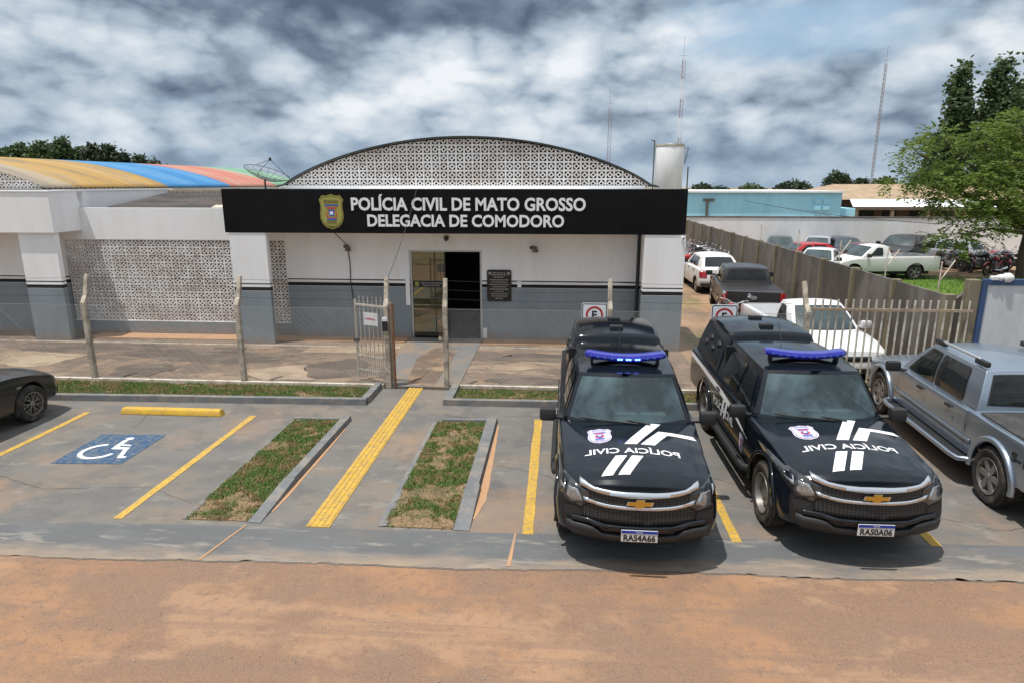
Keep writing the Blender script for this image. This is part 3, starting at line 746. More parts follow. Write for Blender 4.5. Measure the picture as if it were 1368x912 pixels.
def police_pickup(label, loc, rz, plate_text, group):
    sp = police_spec(); root, bvh = make_vehicle('police_pickup', sp, label, 'pickup truck', loc, rz, group)
    # canopy over the bed
    cn = MB(); house_shell(cn, dict(A=(.865, 3.60, 1.08, 0), B=(.675, 3.66, 1.735, .03), C=(.67, 5.02, 1.735, .04), D=(.84, 5.31, 1.08, .03), crown=.055, hump=.02))
    cb = cn.bvh(); co = cn.build('canopy', 'car_black', root, smooth=38, merge=.004, bevel=.05)
    for sd, s in (('left', -1), ('right', 1)):
        for y, z in ((3.95, 1.5), (4.2, 1.38), (4.42, 1.5), (4.66, 1.38)):
            h = cb.ray_cast(Vector((s * 5, y, z)), Vector((-s, 0, 0)))[0]
            v = MB(); v.lathe([(0, .035), (.05, .032), (.075, .012), (.08, -.02)], 14, axis='X')
            v.v = [(h.x + s * a, y + b * 1.25, z + c * .75 - abs(a) * .4) for a, b, c in v.v]; v.build('canopy_vent', 'plastic', co, smooth=50)
        project(cb, [rrect(3.82, 4.86, 1.16, 1.30, .05)], sd, .005, .25).build('canopy_window', 'glass_dark', co)
    for y in (3.95, 4.55):
        h = cb.ray_cast(Vector((0, y, 5)), Vector((0, 0, -1)))[0]; v = MB(); v.box(-.11, .11, y - .06, y + .06, h.z - .02, h.z + .045, ch=.015); v.build('roof_vent', 'plastic', co, smooth=40)
    # cabin seen through the windscreen
    cb_ = MB(); cb_.box(-.74, .74, 1.50, 2.02, .85, 1.075, ch=.03); cb_.box(-.16, .16, 1.80, 2.05, .95, 1.13, ch=.03); cb_.box(.2, .56, 1.86, 2.02, 1.05, 1.14, ch=.03); cb_.build('dashboard', 'cabin_grey', root, smooth=40)
    cb_ = MB(); cb_.box(-.80, .80, 1.4, 3.5, .70, .74); cb_.box(-.80, .80, 3.40, 3.46, .74, 1.6); cb_.build('cabin_lining', 'decal_black', root)
    for s in (-1, 1):
        q = MB(); q.box(s * .38 - .25, s * .38 + .25, 2.25, 2.75, .74, .92, ch=.06); q.box(s * .38 - .24, s * .38 + .24, 2.66, 2.82, .86, 1.40, ch=.06); q.box(s * .38 - .13, s * .38 + .13, 2.70, 2.80, 1.42, 1.57, ch=.04); q.build('front_seat', 'cabin_grey', root, smooth=45)
    q = MB(); ring = [(.38 + .18 * math.cos(a), 2.10 - .07 * math.sin(a), 1.10 + .165 * math.sin(a)) for a in [2 * PI * k / 24 for k in range(25)]]; q.tube(ring, .016, 6, caps=False); q.tube([(.21, 2.10, 1.10), (.38, 2.06, 1.09), (.55, 2.10, 1.10)], .018, 5); q.tube([(.38, 2.06, 1.09), (.38, 2.16, .95)], .02, 5); q.build('steering_wheel', 'plastic', root, smooth=60)
    q = MB(); q.box(-.11, .11, 1.93, 1.96, 1.50, 1.56, ch=.012); q.tube([(0, 1.95, 1.55), (0, 1.99, 1.62)], .012, 5); q.build('rear_view_mirror', 'plastic', root)
    # light bar: a bow of blue lamps on a bracket
    lb = MB(); n = 24; prof = [(-.10, .0), (-.115, .035), (-.09, .075), (0, .09), (.07, .075), (.085, .03), (.07, 0)]
    vs = []; m = len(prof)
    for k in range(n + 1):
        u = -1 + 2 * k / n; e = 1 - .35 * max(0, (abs(u) - .86) / .14) ** 2
        for a, b in prof: vs.append((u * .57, 2.33 - .11 * (1 - abs(u) ** 1.7) + a * e, 1.752 + b * e + .03 * u * u))
    lb.add(vs, [(k * m + j, k * m + (j + 1) % m, (k + 1) * m + (j + 1) % m, (k + 1) * m + j) for k in range(n) for j in range(m)] + [tuple(range(m)), tuple(n * m + j for j in range(m))])
    bar = lb.build('light_bar', 'bar_blue', root, smooth=40)
    br = MB(); br.box(-.45, .45, 2.30, 2.40, 1.725, 1.752, ch=.01)
    for s in (-1, 1): br.box(s * .47 - .02, s * .47 + .02, 2.30, 2.40, 1.66, 1.76, ch=.008)
    br.build('bar_bracket', 'plastic', bar)
    lamp = MB()
    for k in range(11):
        u = -.86 + 1.72 * k / 10; y0 = 2.33 - .11 * (1 - abs(u) ** 1.7); lamp.box(u * .57 - .018, u * .57 + .018, y0 - .123, y0 - .1125, 1.776 + .03 * u * u, 1.804 + .03 * u * u)
    lamp.build('bar_lamps', 'decal_blue', bar)
    if plate_text.startswith('RAS4'):
        ld = MB()
        for u in (-.19, -.12, .02, .09, .24, .31):
            y0 = 2.33 - .11 * (1 - abs(u) ** 1.7); ld.box(u * .57 - .016, u * .57 + .016, y0 - .129, y0 - .1235, 1.778, 1.798)
        ld.build('lit_lamp', 'led', bar)
    # steps, bumper bits, wipers, aerial
    for s in (-1, 1):
        st = MB(); st.tube([(s * .84, 1.50, .46), (s * .97, 1.58, .44), (s * .985, 1.75, .44), (s * .985, 3.4, .44), (s * .97, 3.56, .44), (s * .84, 3.62, .46)], .05, 8); st.build('side_step', 'plastic', root, smooth=50)
    for s in (-1, 1):
        w = MB(); w.tube([(s * .08 + .2, 1.44, 1.155), (s * .2 - .2, 1.50, 1.175), (s * .2 - .42, 1.56, 1.185)], .012, 5); w.build('wiper', 'decal_black', root)
    a = MB(); a.tube([(0, 3.2, 1.74), (0, 3.42, 1.98)], .006, 5); a.build('aerial', 'decal_black', root)
    plate(root, plate_text, -.052, .50)
    # emblem: a gold cross shape on a chrome edge
    bow = [(-.165, -.022), (-.055, -.022), (-.062, -.047), (.042, -.047), (.048, -.022), (.145, -.022), (.165, .022), (.055, .022), (.062, .047), (-.042, .047), (-.048, .022), (-.145, .022)]
    for nm, k, mm, off, so in (('emblem_edge', 1.17, 'chrome', .034, .014), ('emblem', 1.0, 'gold', .052, .006)):
        project(bvh, [[(x * k * .78, .822 + z * k * .8) for x, z in bow]], 'front', off, 0).build(nm, mm, root, solid=so)
    # decals on the bonnet: lettering mirrored to be read in a driving mirror
    E_ = .16
    def top(nm, polys, m, lay, bv=bvh): return project(bv, polys, 'top', .002 + .0016 * lay, .09).build(nm, m, root, smooth=50)
    top('bonnet_stripe', [[(-.11, .86), (.04, .86), (.42, 1.50), (.26, 1.50)]], 'decal_white', 1)
    top('bonnet_stripe', [[(.09, .86), (.26, .86), (.46, 1.18), (.83, 1.18), (.80, 1.27), (.36, 1.27)]], 'decal_white', 1)
    top('bonnet_stripe', [[(-.42, .22), (-.29, .22), (-.10, .58), (-.235, .58)]], 'decal_white', 1)
    top('bonnet_stripe', [[(-.23, .22), (-.10, .22), (.09, .58), (-.045, .58)]], 'decal_white', 1)
    vs, fs = text_mesh('POLÍCIA CIVIL', 1.13, .155, bold=.018)
    tv = [(-x - .03, y + .715) for x, y, z in vs]
    project(bvh, tv, 'top', .004, .12, faces=fs).build('bonnet_lettering', 'decal_white', root)
    shield_badge(lambda nm, p, m, l: top(nm, p, m, l), root, .31, .40, -.40, 1.10, ('decal_lilac', 'decal_grey'))
    for t, yy in (('POLÍCIA', 1.235), ('CIVIL', .965)):
        vs, fs = text_mesh(t, .17 if t != 'CIVIL' else .11, .034, bold=.02); project(bvh, [(x - .40, y + yy) for x, y, z in vs], 'top', .014, 0, faces=fs).build('badge_lettering', 'decal_blue', root)
    # decals on the flanks
    for sd, s in (('left', -1), ('right', 1)):
        sw = [(1.62, .80), (1.80, .86), (2.4, .985), (3.0, 1.03), (4.2, 1.055), (5.25, 1.06), (5.25, .985), (4.55, .985), (3.6, .96), (3.0, .94), (2.4, .91), (1.80, .825)]
        project(bvh, [sw], sd, .004, .2).build('side_stripe', 'decal_white', root, smooth=50)
        project(bvh, [[(2.62, .93), (2.72, .93), (2.82, .66), (2.75, .66)], [(2.78, .93), (2.88, .93), (2.98, .66), (2.91, .66)]], sd, .0045, .2).build('side_stripe', 'decal_white', root)
        vs, fs = text_mesh('POLÍCIA CIVIL', 1.15, .15, bold=.02)
        project(bvh, [(2.85 + s * x, y + .79) for x, y, z in vs], sd, .008, .2, faces=fs).build('side_lettering', 'decal_white', root)
        shield_badge(lambda nm, p, m, l: project(bvh, p, sd, .003 + .0016 * l, .15).build(nm, m, root), root, .20, .27, 1.86, .66, ('decal_lilac', 'decal_grey'))
    root.scale = (.925, 1, 1)
    return root

# ---- the other vehicles
def generic(kind, paint_, **kw):
    T = dict(zb=.3, zwide=.62, tumble=.16, kf=.22, kr=.14, flen=.7, detail=True)
    T.update(paint=paint_)
    if kind in ('hatch', 'sedan', 'wagon'):
        L = {'hatch': 3.9, 'sedan': 4.3, 'wagon': 4.25}[kind]
        T.update(L=L, r=.295, ra=.355, tw=.19, axles=(.78, .78 + (2.47 if kind != 'sedan' else 2.55)), rim='rim_silver',
            keys=[(0, .76, .66, .72), (.1, .79, .70, .78), (.5, .815, .78, .86), (1.05, .825, .87, .95), (1.6, .83, .90, .95), (3.1, .83, .93, .96), (L - .5, .82, .93, .97), (L, .79, .90, .93)],
            nose=[(.25, .10), (.35, .01), (.45, 0), (.56, .03), (.72, .09), (.8, .16)], tail=[(.3, .06), (.45, 0), (.55, .0), (.7, .05), (.97, .09)],
            mirror=(.93, 1.38, 1.0))
        yC, yD, rz_ = {'hatch': (3.15, 3.72, .95), 'sedan': (2.95, 3.62, .97), 'wagon': (3.75, 4.08, .95)}[kind]
        T['house'] = dict(A=(.72, 1.0, .92, .2), B=(.55, 1.72, 1.36, .1), C=(.55, yC, 1.34, .06), D=(.70, yD, .93, .05), crown=.05, rw=(.1, .9, .22, .9))
        T['windows'] = [[(1.52, .97), (2.2, .97), (2.2, 1.31), (1.92, 1.31)], [(2.28, .97), (yC - .12 if kind != 'wagon' else 3.0, .97), (yC - .22 if kind != 'wagon' else 3.0, 1.28), (2.28, 1.31)]]
        if kind == 'wagon': T['windows'].append([(3.1, .97), (3.85, .97), (3.7, 1.28), (3.1, 1.31)])
        T['seams'] = [(1.25, .4, .9), (2.24, .35, .95), (yC - .05, .6, .95)]; T['handles'] = [(2.05, .84), (2.95, .85)]; T['handle_m'] = 'plastic'
        hz = [(.46, .52), (.74, .54), (.76, .66), (.5, .64)]; bz = (.30, .46)
        tl = rect(.52, .78, .62, .86) if kind != 'wagon' else rect(.62, .8, .55, .95)
        gr = rect(-.42, .42, .53, .63); pz = .40
    else:
        single = kind == 'single'; L = {'compact': 4.45, 'single': 4.95, 'double': 5.25}[kind]
        hw = {'compact': .82, 'single': .84, 'double': .90}[kind]; up = {'compact': 0, 'single': .12, 'double': .16}[kind]
        yC = {'compact': 2.3, 'single': 2.45, 'double': 3.25}[kind]; yb = yC + .3
        ax0 = .82 if kind != 'double' else .92
        T.update(L=L, r=.31 + up * .4, ra=.375 + up * .5, tw=.21, axles=(ax0, {'compact': 3.5, 'single': 3.75, 'double': 4.0}[kind]), zb=.30 + up, zwide=.66 + up,
            keys=[(0, hw - .06, .70 + up, .76 + up), (.1, hw - .03, .74 + up, .82 + up), (.5, hw, .82 + up, .88 + up), (1.1, hw + .005, .89 + up, .96 + up), (yb - .02, hw + .005, .93 + up, .96 + up), (yb, hw, .94 + up, .95 + up), (L - .06, hw, .95 + up, .95 + up), (L, hw - .02, .94 + up, .94 + up)],
            nose=[(.25 + up, .10), (.36 + up, .01), (.46 + up, 0), (.58 + up, .03), (.74 + up, .08), (.85 + up, .14)], tail=[(.3, .0), (1.2, .02)], kr=.03,
            bed=(yb + .03, L - .07, .55 + up), mirror=(hw + .11, 1.42, 1.02 + up),
            house=dict(A=(hw - .1, 1.06, .93 + up, .2), B=(hw - .27, 1.72, 1.4 + up, .1), C=(hw - .26, yC, 1.41 + up, 0), D=(hw - .12, yC + .16, .94 + up, 0), crown=.05, rw=(.1, .9, .25, .88)))
        wz0, wz1 = .985 + up, 1.345 + up
        if kind == 'double': T['windows'] = [[(1.58, wz0), (2.3, wz0), (2.3, wz1), (1.95, wz1)], [(2.4, wz0), (3.15, wz0), (3.1, wz1), (2.4, wz1)]]
        else: T['windows'] = [[(1.56, wz0), (2.2, wz0), (2.2, wz1), (1.93, wz1)]]
        T['seams'] = [(1.3, .42 + up, .92 + up), (2.28, .4 + up, .95 + up), (yb - .04, .5 + up, .94 + up)]; T['handles'] = [(2.1, .86 + up)]; T['handle_m'] = 'plastic'
        hz = [(.46, .54 + up), (.74, .57 + up), (.76, .69 + up), (.5, .67 + up)]; bz = (.30 + up, .48 + up); tl = rect(hw - .15, hw - .01, .6 + up, .92 + up)
        gr = rect(-.42, .42, .56 + up, .66 + up); pz = .42 + up
    T.update(kw); up_ = T.pop('extra', [])
    mir = lambda p: [(-x, z) for x, z in reversed(p)]
    T['panels'] = [('grille', 'plastic', 'front', [gr], .006, .006), ('headlight', 'lamp_clear', 'front', [hz], .006, .008), ('headlight', 'lamp_clear', 'front', [mir(hz)], .006, .008),
        ('lower_bumper', 'plastic', 'front', [rect(-.72, .72, bz[0] + .01, bz[1] - .05)], .006, .015), ('tail_light', 'lamp_red', 'rear', [tl], .006, .01), ('tail_light', 'lamp_red', 'rear', [mir(tl)], .006, .01),
        ('rear_bumper', 'plastic', 'rear', [rect(-.72, .72, bz[0] + .03, bz[1] - .02)], .008, .03)] + up_
    return T

def silver_spec():
    L = 5.55
    sp = dict(L=L, paint='car_silver', zb=.43, zbf=-.03, zbr=.06, zwide=.74, tumble=.15, r=.375, ra=.455, axles=(.86, 4.38), tw=.255, track=.745, kf=.22, kr=.05, flen=.8,
        keys=[(0, .80, .82, .86), (.1, .83, .86, .93), (.5, .85, .93, 1.0), (1.1, .86, .98, 1.06), (1.7, .86, 1.0, 1.05), (3.66, .86, 1.01, 1.05), (3.70, .855, 1.02, 1.05), (L - .06, .855, 1.02, 1.05), (L, .84, 1.0, 1.02)],
        nose=[(.38, .10), (.48, .01), (.58, 0), (.7, .04), (.85, .09), (.95, .16)], tail=[(.5, .0), (1.1, .02)],
        house=dict(A=(.75, 1.18, .99, .2), B=(.62, 1.95, 1.54, .1), C=(.63, 3.55, 1.54, 0), D=(.76, 3.72, 1.03, 0), crown=.055, rw=(.09, .91, .16, .88)),
        windows=[[(1.60, 1.035), (2.46, 1.035), (2.46, 1.505), (2.10, 1.505)], [(2.52, 1.035), (3.32, 1.035), (3.34, 1.12), (3.26, 1.505), (2.52, 1.505)]],
        seams=[(1.42, .5, 1.0), (2.49, .46, 1.02), (3.36, .6, 1.02), (3.69, .5, 1.0)], handles=[(2.32, .92), (3.2, .93)], handle_m='plastic',
        mirror=(1.0, 1.62, 1.06), flare='car_silver', flare_r=.042, wstyle='alloy', spokes=6, rim='rim_silver', bev=.035)
    hz = [(.46, .64), (.74, .66), (.76, .78), (.5, .78)]; mir = lambda p: [(-x, z) for x, z in reversed(p)]
    side = [rect(1.45, 3.85, .585, .66)]
    sp['panels'] = [('grille', 'plastic', 'front', [rect(-.42, .42, .64, .78)], .006, .006), ('headlight', 'lamp_clear', 'front', [hz], .006, .008), ('headlight', 'lamp_clear', 'front', [mir(hz)], .006, .008),
        ('tail_light', 'lamp_red', 'rear', [rect(.7, .83, .62, .98)], .006, .01), ('tail_light', 'lamp_red', 'rear', [rect(-.83, -.7, .62, .98)], .006, .01),
        ('rear_bumper', 'chrome', 'rear', [rect(-.78, .78, .44, .56)], .01, .06),
        ('side_moulding', 'car_silver', 'left', side, .005, .014), ('side_moulding', 'car_silver', 'right', side, .005, .014),
        ('bed_cover', 'bed_vinyl', 'top', [rect(-.77, .77, 3.84, 5.46)], .006, .014)]
    return sp
M['bed_vinyl'] = mat('bed_vinyl', (.04, .04, .042), .65, var=.2, vscale=4, world=False, dirt=(.16, .13, .1), dirt_amt=.4)

def make_motorcycle(name, label, tank, loc, rz, group=None):
    """front toward -Y, standing on its side stand"""
    t = thing(name, label, 'motorcycle', loc, rz, group)
    for y in (-.62, .64):
        w = MB(); pr = [(.28 + .045 * math.cos(q), .045 * math.sin(q)) for q in [2 * PI * k / 8 for k in range(9)]]
        w.lathe(pr, 22, axis='X'); wo = w.build('wheel', 'rubber', t, smooth=50, loc=(0, y, .325))
        r = MB(); r.lathe([(.0, .05), (.04, .05), (.045, 0), (.04, -.05), (0, -.05)], 10, axis='X')
        for k in range(8):
            q = PI * k / 4; r.tube([(0, 0, 0), (0, .25 * math.cos(q), .25 * math.sin(q))], .008, 4)
        r.lathe([(.245, .02), (.265, .02), (.265, -.02), (.245, -.02), (.245, .02)], 20, axis='X'); r.build('rim', 'rim_silver', wo)
    f = MB()
    for s in (-1, 1):
        f.tube([(s * .07, -.62, .325), (s * .07, -.40, .92)], .022, 6); f.tube([(s * .07, .64, .325), (s * .09, .12, .4)], .022, 6)
        f.tube([(s * .09, .60, .38), (s * .1, .5, .72)], .028, 6)
    f.tube([(0, -.40, .9), (0, -.3, .5), (0, .1, .34), (0, .2, .7), (0, -.35, .82)], .022, 6); f.tube([(0, .2, .7), (0, .72, .72)], .022, 6)
    f.build('frame', 'plastic', t, smooth=50)
    e = MB(); e.box(-.13, .13, -.22, .14, .28, .48, ch=.04); e.box(-.09, .09, -.24, -.02, .46, .64, ch=.03)
    for k in range(4): e.box(-.105, .105, -.25, -.01, .48 + k * .04, .495 + k * .04)
    e.build('engine', 'rim_silver', t, smooth=40)
    x = MB(); x.tube([(.1, -.2, .3), (.14, .1, .27), (.16, .72, .36)], .035, 7, r2=.05); x.build('exhaust', 'chrome', t, smooth=50)
    k = MB()
    def tk(a, b):
        q = PI * (b - .5); u = a * 2 * PI; rr = math.cos(q)
        return (.135 * rr * math.cos(u) * (1 + .2 * math.sin(u)), -.12 + .27 * rr * math.sin(u) * -1, .82 + .12 * math.sin(q) + .05 * rr * math.sin(u))
    k.grid(tk, 16, 8); k.build('fuel_tank', tank, t, smooth=60)
    s = MB(); s.box(-.12, .12, .12, .74, .76, .84, ch=.035); s.build('seat', 'rubber', t, smooth=50)
    g = MB(); g.tube([(-.36, -.26, 1.04), (-.2, -.36, 1.03), (-.06, -.40, .96), (.06, -.40, .96), (.2, -.36, 1.03), (.36, -.26, 1.04)], .016, 6); g.build('handlebar', 'chrome', t, smooth=50)
    for sg in (-1, 1):
        m = MB(); m.tube([(sg * .26, -.32, 1.03), (sg * .32, -.36, 1.18)], .008, 5); m.lathe([(0, -.02), (.05, -.012), (.055, .0), (0, .006)], 12, origin=(sg * .33, -.37, 1.2), axis='Y'); m.build('mirror', 'chrome', t, smooth=40)
    h = MB(); h.lathe([(0, -.1), (.07, -.085), (.09, -.03), (.07, .04), (0, .06)], 14, origin=(0, -.5, .9), axis='Y'); h.build('headlight', 'lamp_clear', t, smooth=50)
    for y, a0, a1 in ((-.62, 30, 150), (.64, 20, 130)):
        fd = MB(); n = 10; vs = []
        for i in range(n + 1):
            q = R(a0 + (a1 - a0) * i / n)
            for sx in (-.055, .055): vs.append((sx, y - .345 * math.cos(q), .325 + .345 * math.sin(q)))
        fd.add(vs, [(2 * i, 2 * i + 1, 2 * i + 3, 2 * i + 2) for i in range(n)]); fd.build('mudguard', tank, t, smooth=60, solid=.012)
    tl = MB(); tl.box(-.06, .06, .74, .79, .7, .77, ch=.015); tl.build('tail_light', 'lamp_red', t)
    return t
# ------------------------------------------------------------------ camera, sun, sky
cam = bpy.data.cameras.new('camera'); cam.sensor_width = 36; cam.lens = 870 / 1368 * 36; cam.clip_end = 2000; cam.clip_start = .05
co = bpy.data.objects.new('camera', cam); COL.objects.link(co); co.location = (0, 0, 4.0); co.rotation_euler = (R(90 - 13.6), 0, R(4.2)); S.camera = co
TO_SUN = Vector((-.25, -.15, 1)).normalized()
sl = bpy.data.lights.new('sun', 'SUN'); sl.energy = 3.6; sl.angle = R(.8); sl.color = (1, .955, .89)
so = bpy.data.objects.new('sun', sl); COL.objects.link(so); so.location = (-20, -20, 60); so.rotation_euler = TO_SUN.to_track_quat('Z', 'Y').to_euler()
w = bpy.data.worlds.new('World'); S.world = w; w.use_nodes = True
nt = w.node_tree; N, L_ = nt.nodes, nt.links; bg = N['Background']; bg.inputs['Strength'].default_value = .1
sky = N.new('ShaderNodeTexSky'); sky.sky_type = 'NISHITA'; sky.sun_disc = False
sky.sun_elevation = math.asin(TO_SUN.z); sky.sun_rotation = math.atan2(TO_SUN.x, TO_SUN.y); sky.altitude = 600; sky.air_density = 1.2; sky.dust_density = .8
gen = N.new('ShaderNodeTexCoord').outputs['Generated']
nrm = N.new('ShaderNodeVectorMath'); nrm.operation = 'NORMALIZE'; L_.new(gen, nrm.inputs[0])
sep = N.new('ShaderNodeSeparateXYZ'); L_.new(nrm.outputs[0], sep.inputs[0])
def wmap(sc, off):
    m = N.new('ShaderNodeMapping'); m.inputs['Scale'].default_value = sc; m.inputs['Location'].default_value = off; L_.new(nrm.outputs[0], m.inputs['Vector']); return m.outputs[0]
def blob(dx, dy, dz, wx, wz):
    """a soft patch of the sky about one direction: az width wx, elevation width wz"""
    d = Vector((dx, dy, dz)).normalized(); az = math.atan2(d.x, d.y)
    a = _math(nt, 'ARCTAN2', sep.outputs[0], sep.outputs[1]); da = _math(nt, 'DIVIDE', _math(nt, 'SUBTRACT', a, az), wx)
    de = _math(nt, 'DIVIDE', _math(nt, 'SUBTRACT', sep.outputs[2], d.z), wz)
    q = _math(nt, 'ADD', _math(nt, 'MULTIPLY', da, da), _math(nt, 'MULTIPLY', de, de))
    return _math(nt, 'POWER', 2.718, _math(nt, 'MULTIPLY', q, -1))
def pixdir(x, y):
    f, r, u = [Vector(v) for v in PIX]; return f + r * ((x - 684) / 870) - u * ((y - 456) / 870)
_p, _y = R(13.6), R(4.2)
_f = Vector((-math.sin(_y) * math.cos(_p), math.cos(_y) * math.cos(_p), -math.sin(_p))); _r = Vector((math.cos(_y), math.sin(_y), 0)); PIX = (_f, _r, _r.cross(_f))
wob = _noise(nt, 1, 3, .5, wmap((6, 6, 14), (3, 1, 2)))
n1 = _noise(nt, 1, 8, .55, wmap((5.6, 5.6, 10), (1.7, 4.2, .3)), .3)
n2 = _noise(nt, 1, 6, .5, wmap((12, 12, 22), (7.1, 2.2, 5.3)), .35)
n3 = _noise(nt, 1, 6, .6, wmap((2.6, 2.6, 7), (2.2, 9.1, 1.3)))
def sumw(*t):
    acc = None
    for v, k in t:
        q = _math(nt, 'MULTIPLY', v, k); acc = q if acc is None else _math(nt, 'ADD', acc, q)
    return acc
# lightness of the cloud deck: noise, with heavier grey bases where the storm clouds hang
def relief(sc, off, det, dz):
    a = _noise(nt, 1, det, .56, wmap(sc, off)); b = _noise(nt, 1, det, .56, wmap(sc, (off[0], off[1], off[2] + dz)))
    return a, _math(nt, 'SUBTRACT', a, b)
ra_, r1 = relief((4.8, 4.8, 10.5), (1.7, 4.2, .3), 9, .22)
rb_, r2 = relief((12, 12, 23), (7.1, 2.2, 5.3), 7, .22)
def billow(sc, off, det):
    nn = N.new('ShaderNodeTexNoise'); nn.noise_type = 'RIDGED_MULTIFRACTAL'; nn.normalize = True
    nn.inputs['Scale'].default_value = 1; nn.inputs['Detail'].default_value = det; nn.inputs['Roughness'].default_value = .5; nn.inputs['Offset'].default_value = 1.0; nn.inputs['Gain'].default_value = 1.2
    L_.new(wmap(sc, off), nn.inputs['Vector']); return _math(nt, 'SUBTRACT', 1.0, nn.outputs['Fac'])
bil = billow((5.5, 5.5, 11), (3.3, 1.9, 2.2), 4); bil2 = billow((13, 13, 22), (6.1, .9, 4.2), 3)
light = _math(nt, 'ADD', sumw((ra_, .38), (rb_, .18), (n3, .30), (r1, .32), (r2, .14), (_ramp(nt, ra_, .45, .56), .07), (_ramp(nt, rb_, .46, .56), .02), (bil, .25), (bil2, .13)), .125)
for px, py, wx, wz, k in ((520, 0, .30, .052, -.40), (640, 12, .15, .032, -.12), (60, 105, .09, .03, -.15), (260, 120, .12, .035, -.16), (300, 140, .07, .02, -.08), (430, 15, .12, .03, -.05),
                          (640, 60, .05, .035, .15), (600, 100, .06, .02, .1), (330, 35, .12, .02, .10), (1240, 55, .09, .025, .20), (1130, 85, .07, .015, .13), (900, 40, .16, .05, .06), (720, 95, .07, .03, .10), (980, 165, .1, .03, .07), (800, 210, .5, .02, -.05)):
    d = pixdir(px, py); light = _math(nt, 'ADD', light, _math(nt, 'MULTIPLY', blob(d.x, d.y, d.z, wx, wz), _math(nt, 'MULTIPLY', _math(nt, 'ADD', .45, wob), k)))
rp = N.new('ShaderNodeValToRGB'); e = rp.color_ramp.elements
e[0].position = .10; e[0].color = (.9, 1.2, 1.8, 1); e[1].position = .88; e[1].color = (7.3, 7.6, 7.9, 1)
for pos, col in ((.30, (1.55, 2.0, 2.7, 1)), (.45, (2.6, 3.3, 4.15, 1)), (.57, (3.9, 4.65, 5.45, 1)), (.70, (5.2, 5.8, 6.4, 1))):
    q = e.new(pos); q.color = col
L_.new(light, rp.inputs['Fac'])
# gaps of blue
d = pixdir(1060, 35)
gap = _math(nt, 'ADD', _math(nt, 'MULTIPLY', blob(d.x, d.y, d.z, .20, .055), .30), _math(nt, 'MULTIPLY', _noise(nt, 1, 6, .55, wmap((4, 4, 11), (5.5, .7, 8.8)), .3), .75))
gapf = _ramp(nt, gap, .50, .68)
skyc = _mix(nt, 1.0, sky.outputs[0], (.70, .78, .88), 'MULTIPLY')
blue = _mix(nt, .7, skyc, (3.5, 5.0, 6.5))
cloudy = _mix(nt, _math(nt, 'MULTIPLY', gapf, .85), rp.outputs['Color'], blue)
hz = _ramp(nt, sep.outputs[2], .0, .10, (1, 1, 1, 1), (0, 0, 0, 1))
cloudy = _mix(nt, _math(nt, 'MULTIPLY', hz, .5), cloudy, (2.7, 3.7, 4.8))
zen = _ramp(nt, sep.outputs[2], .25, .9)
cloudy = _mix(nt, _math(nt, 'MULTIPLY', zen, .6), cloudy, (8.6, 9.0, 9.6))
L_.new(cloudy, bg.inputs['Color'])
S.view_settings.view_transform = 'Standard'; S.view_settings.look = 'None'; S.view_settings.exposure = .25; S.view_settings.gamma = 1

# ------------------------------------------------------------------ ground
def sheet(name, pts, z, m, edge_z=None, kind='structure'):
    bm = bmesh.new(); f = bm.faces.new([bm.verts.new((x, y, z)) for x, y in pts]); bmesh.ops.triangulate(bm, faces=[f])
    mb = MB(); bm.verts.index_update(); mb.add([tuple(v.co) for v in bm.verts], [tuple(v.index for v in f.verts) for f in bm.faces]); bm.free()
    if edge_z is not None:
        n = len(pts); mb.add([(x, y, z) for x, y in pts] + [(x, y, edge_z) for x, y in pts], [(i, (i + 1) % n, (i + 1) % n + n, i + n) for i in range(n)])
    o = mb.build(name, m)
    for p in o.data.polygons:
        pass
    if kind: o['kind'] = kind
    return o
NZ = -.3
sheet('land', rect(-400, 400, -300, 700), -.34, 'land')
# dirt road: one fine sheet with real ruts and ripples
rd = MB()
def road_pt(u, v):
    x = -26 + 52 * u; y = -6 + 12.6 * v
    k = min(1, max(.12, (6.1 - y) / .8)); z = -.004 + k * (-.016 + .012 * noise.noise((x * .6, y * 1.1, 0)) + .010 * noise.fractal((x * 2.2, y * 2.8, 3), .6, 2.1, 4) - .010 * math.exp(-((y - 4.75 - .1 * noise.noise((x * .3, 0, 5))) / .16) ** 2) - .010 * math.exp(-((y - 3.3 - .1 * noise.noise((x * .3, 0, 5))) / .16) ** 2) + .003 * math.sin(x * 9 + 3 * noise.noise((x * .5, y, 9))) * max(0, noise.noise((x * .4, y * .8, 12))))
    return (x, y, z)
rd.grid(road_pt, 420, 150); struct(rd.build('dirt_road', 'road', smooth=180))
for xa, xb in ((-120, -25.9), (25.9, 120)): sheet('dirt_road', rect(xa, xb, -6, 6.4), -.02, 'road')
def edge(x): return 6.19 + .028 * x + .05 * noise.noise((x * .5, 0, 0)) + .022 * noise.noise((x * 2.3, 5, 0)) + .022 * noise.fractal((x * 7, 3, 1), .8, 2, 4)
front = [(-16 + .05 * i, edge(-16 + .05 * i)) for i in range(561)]
lot = sheet('parking_lot', front + [(12, 12.3), (-16, 12.3)], 0, 'lot', -.08)
ap = sheet('lot_apron', [(x, y + .015) for x, y in front] + [(12, 7.22), (-1, 6.90), (-16, 6.55)], .004, 'apron')
def joint(x0, x1, y0, y1, nm='joint'):
    pass
pe = MB()
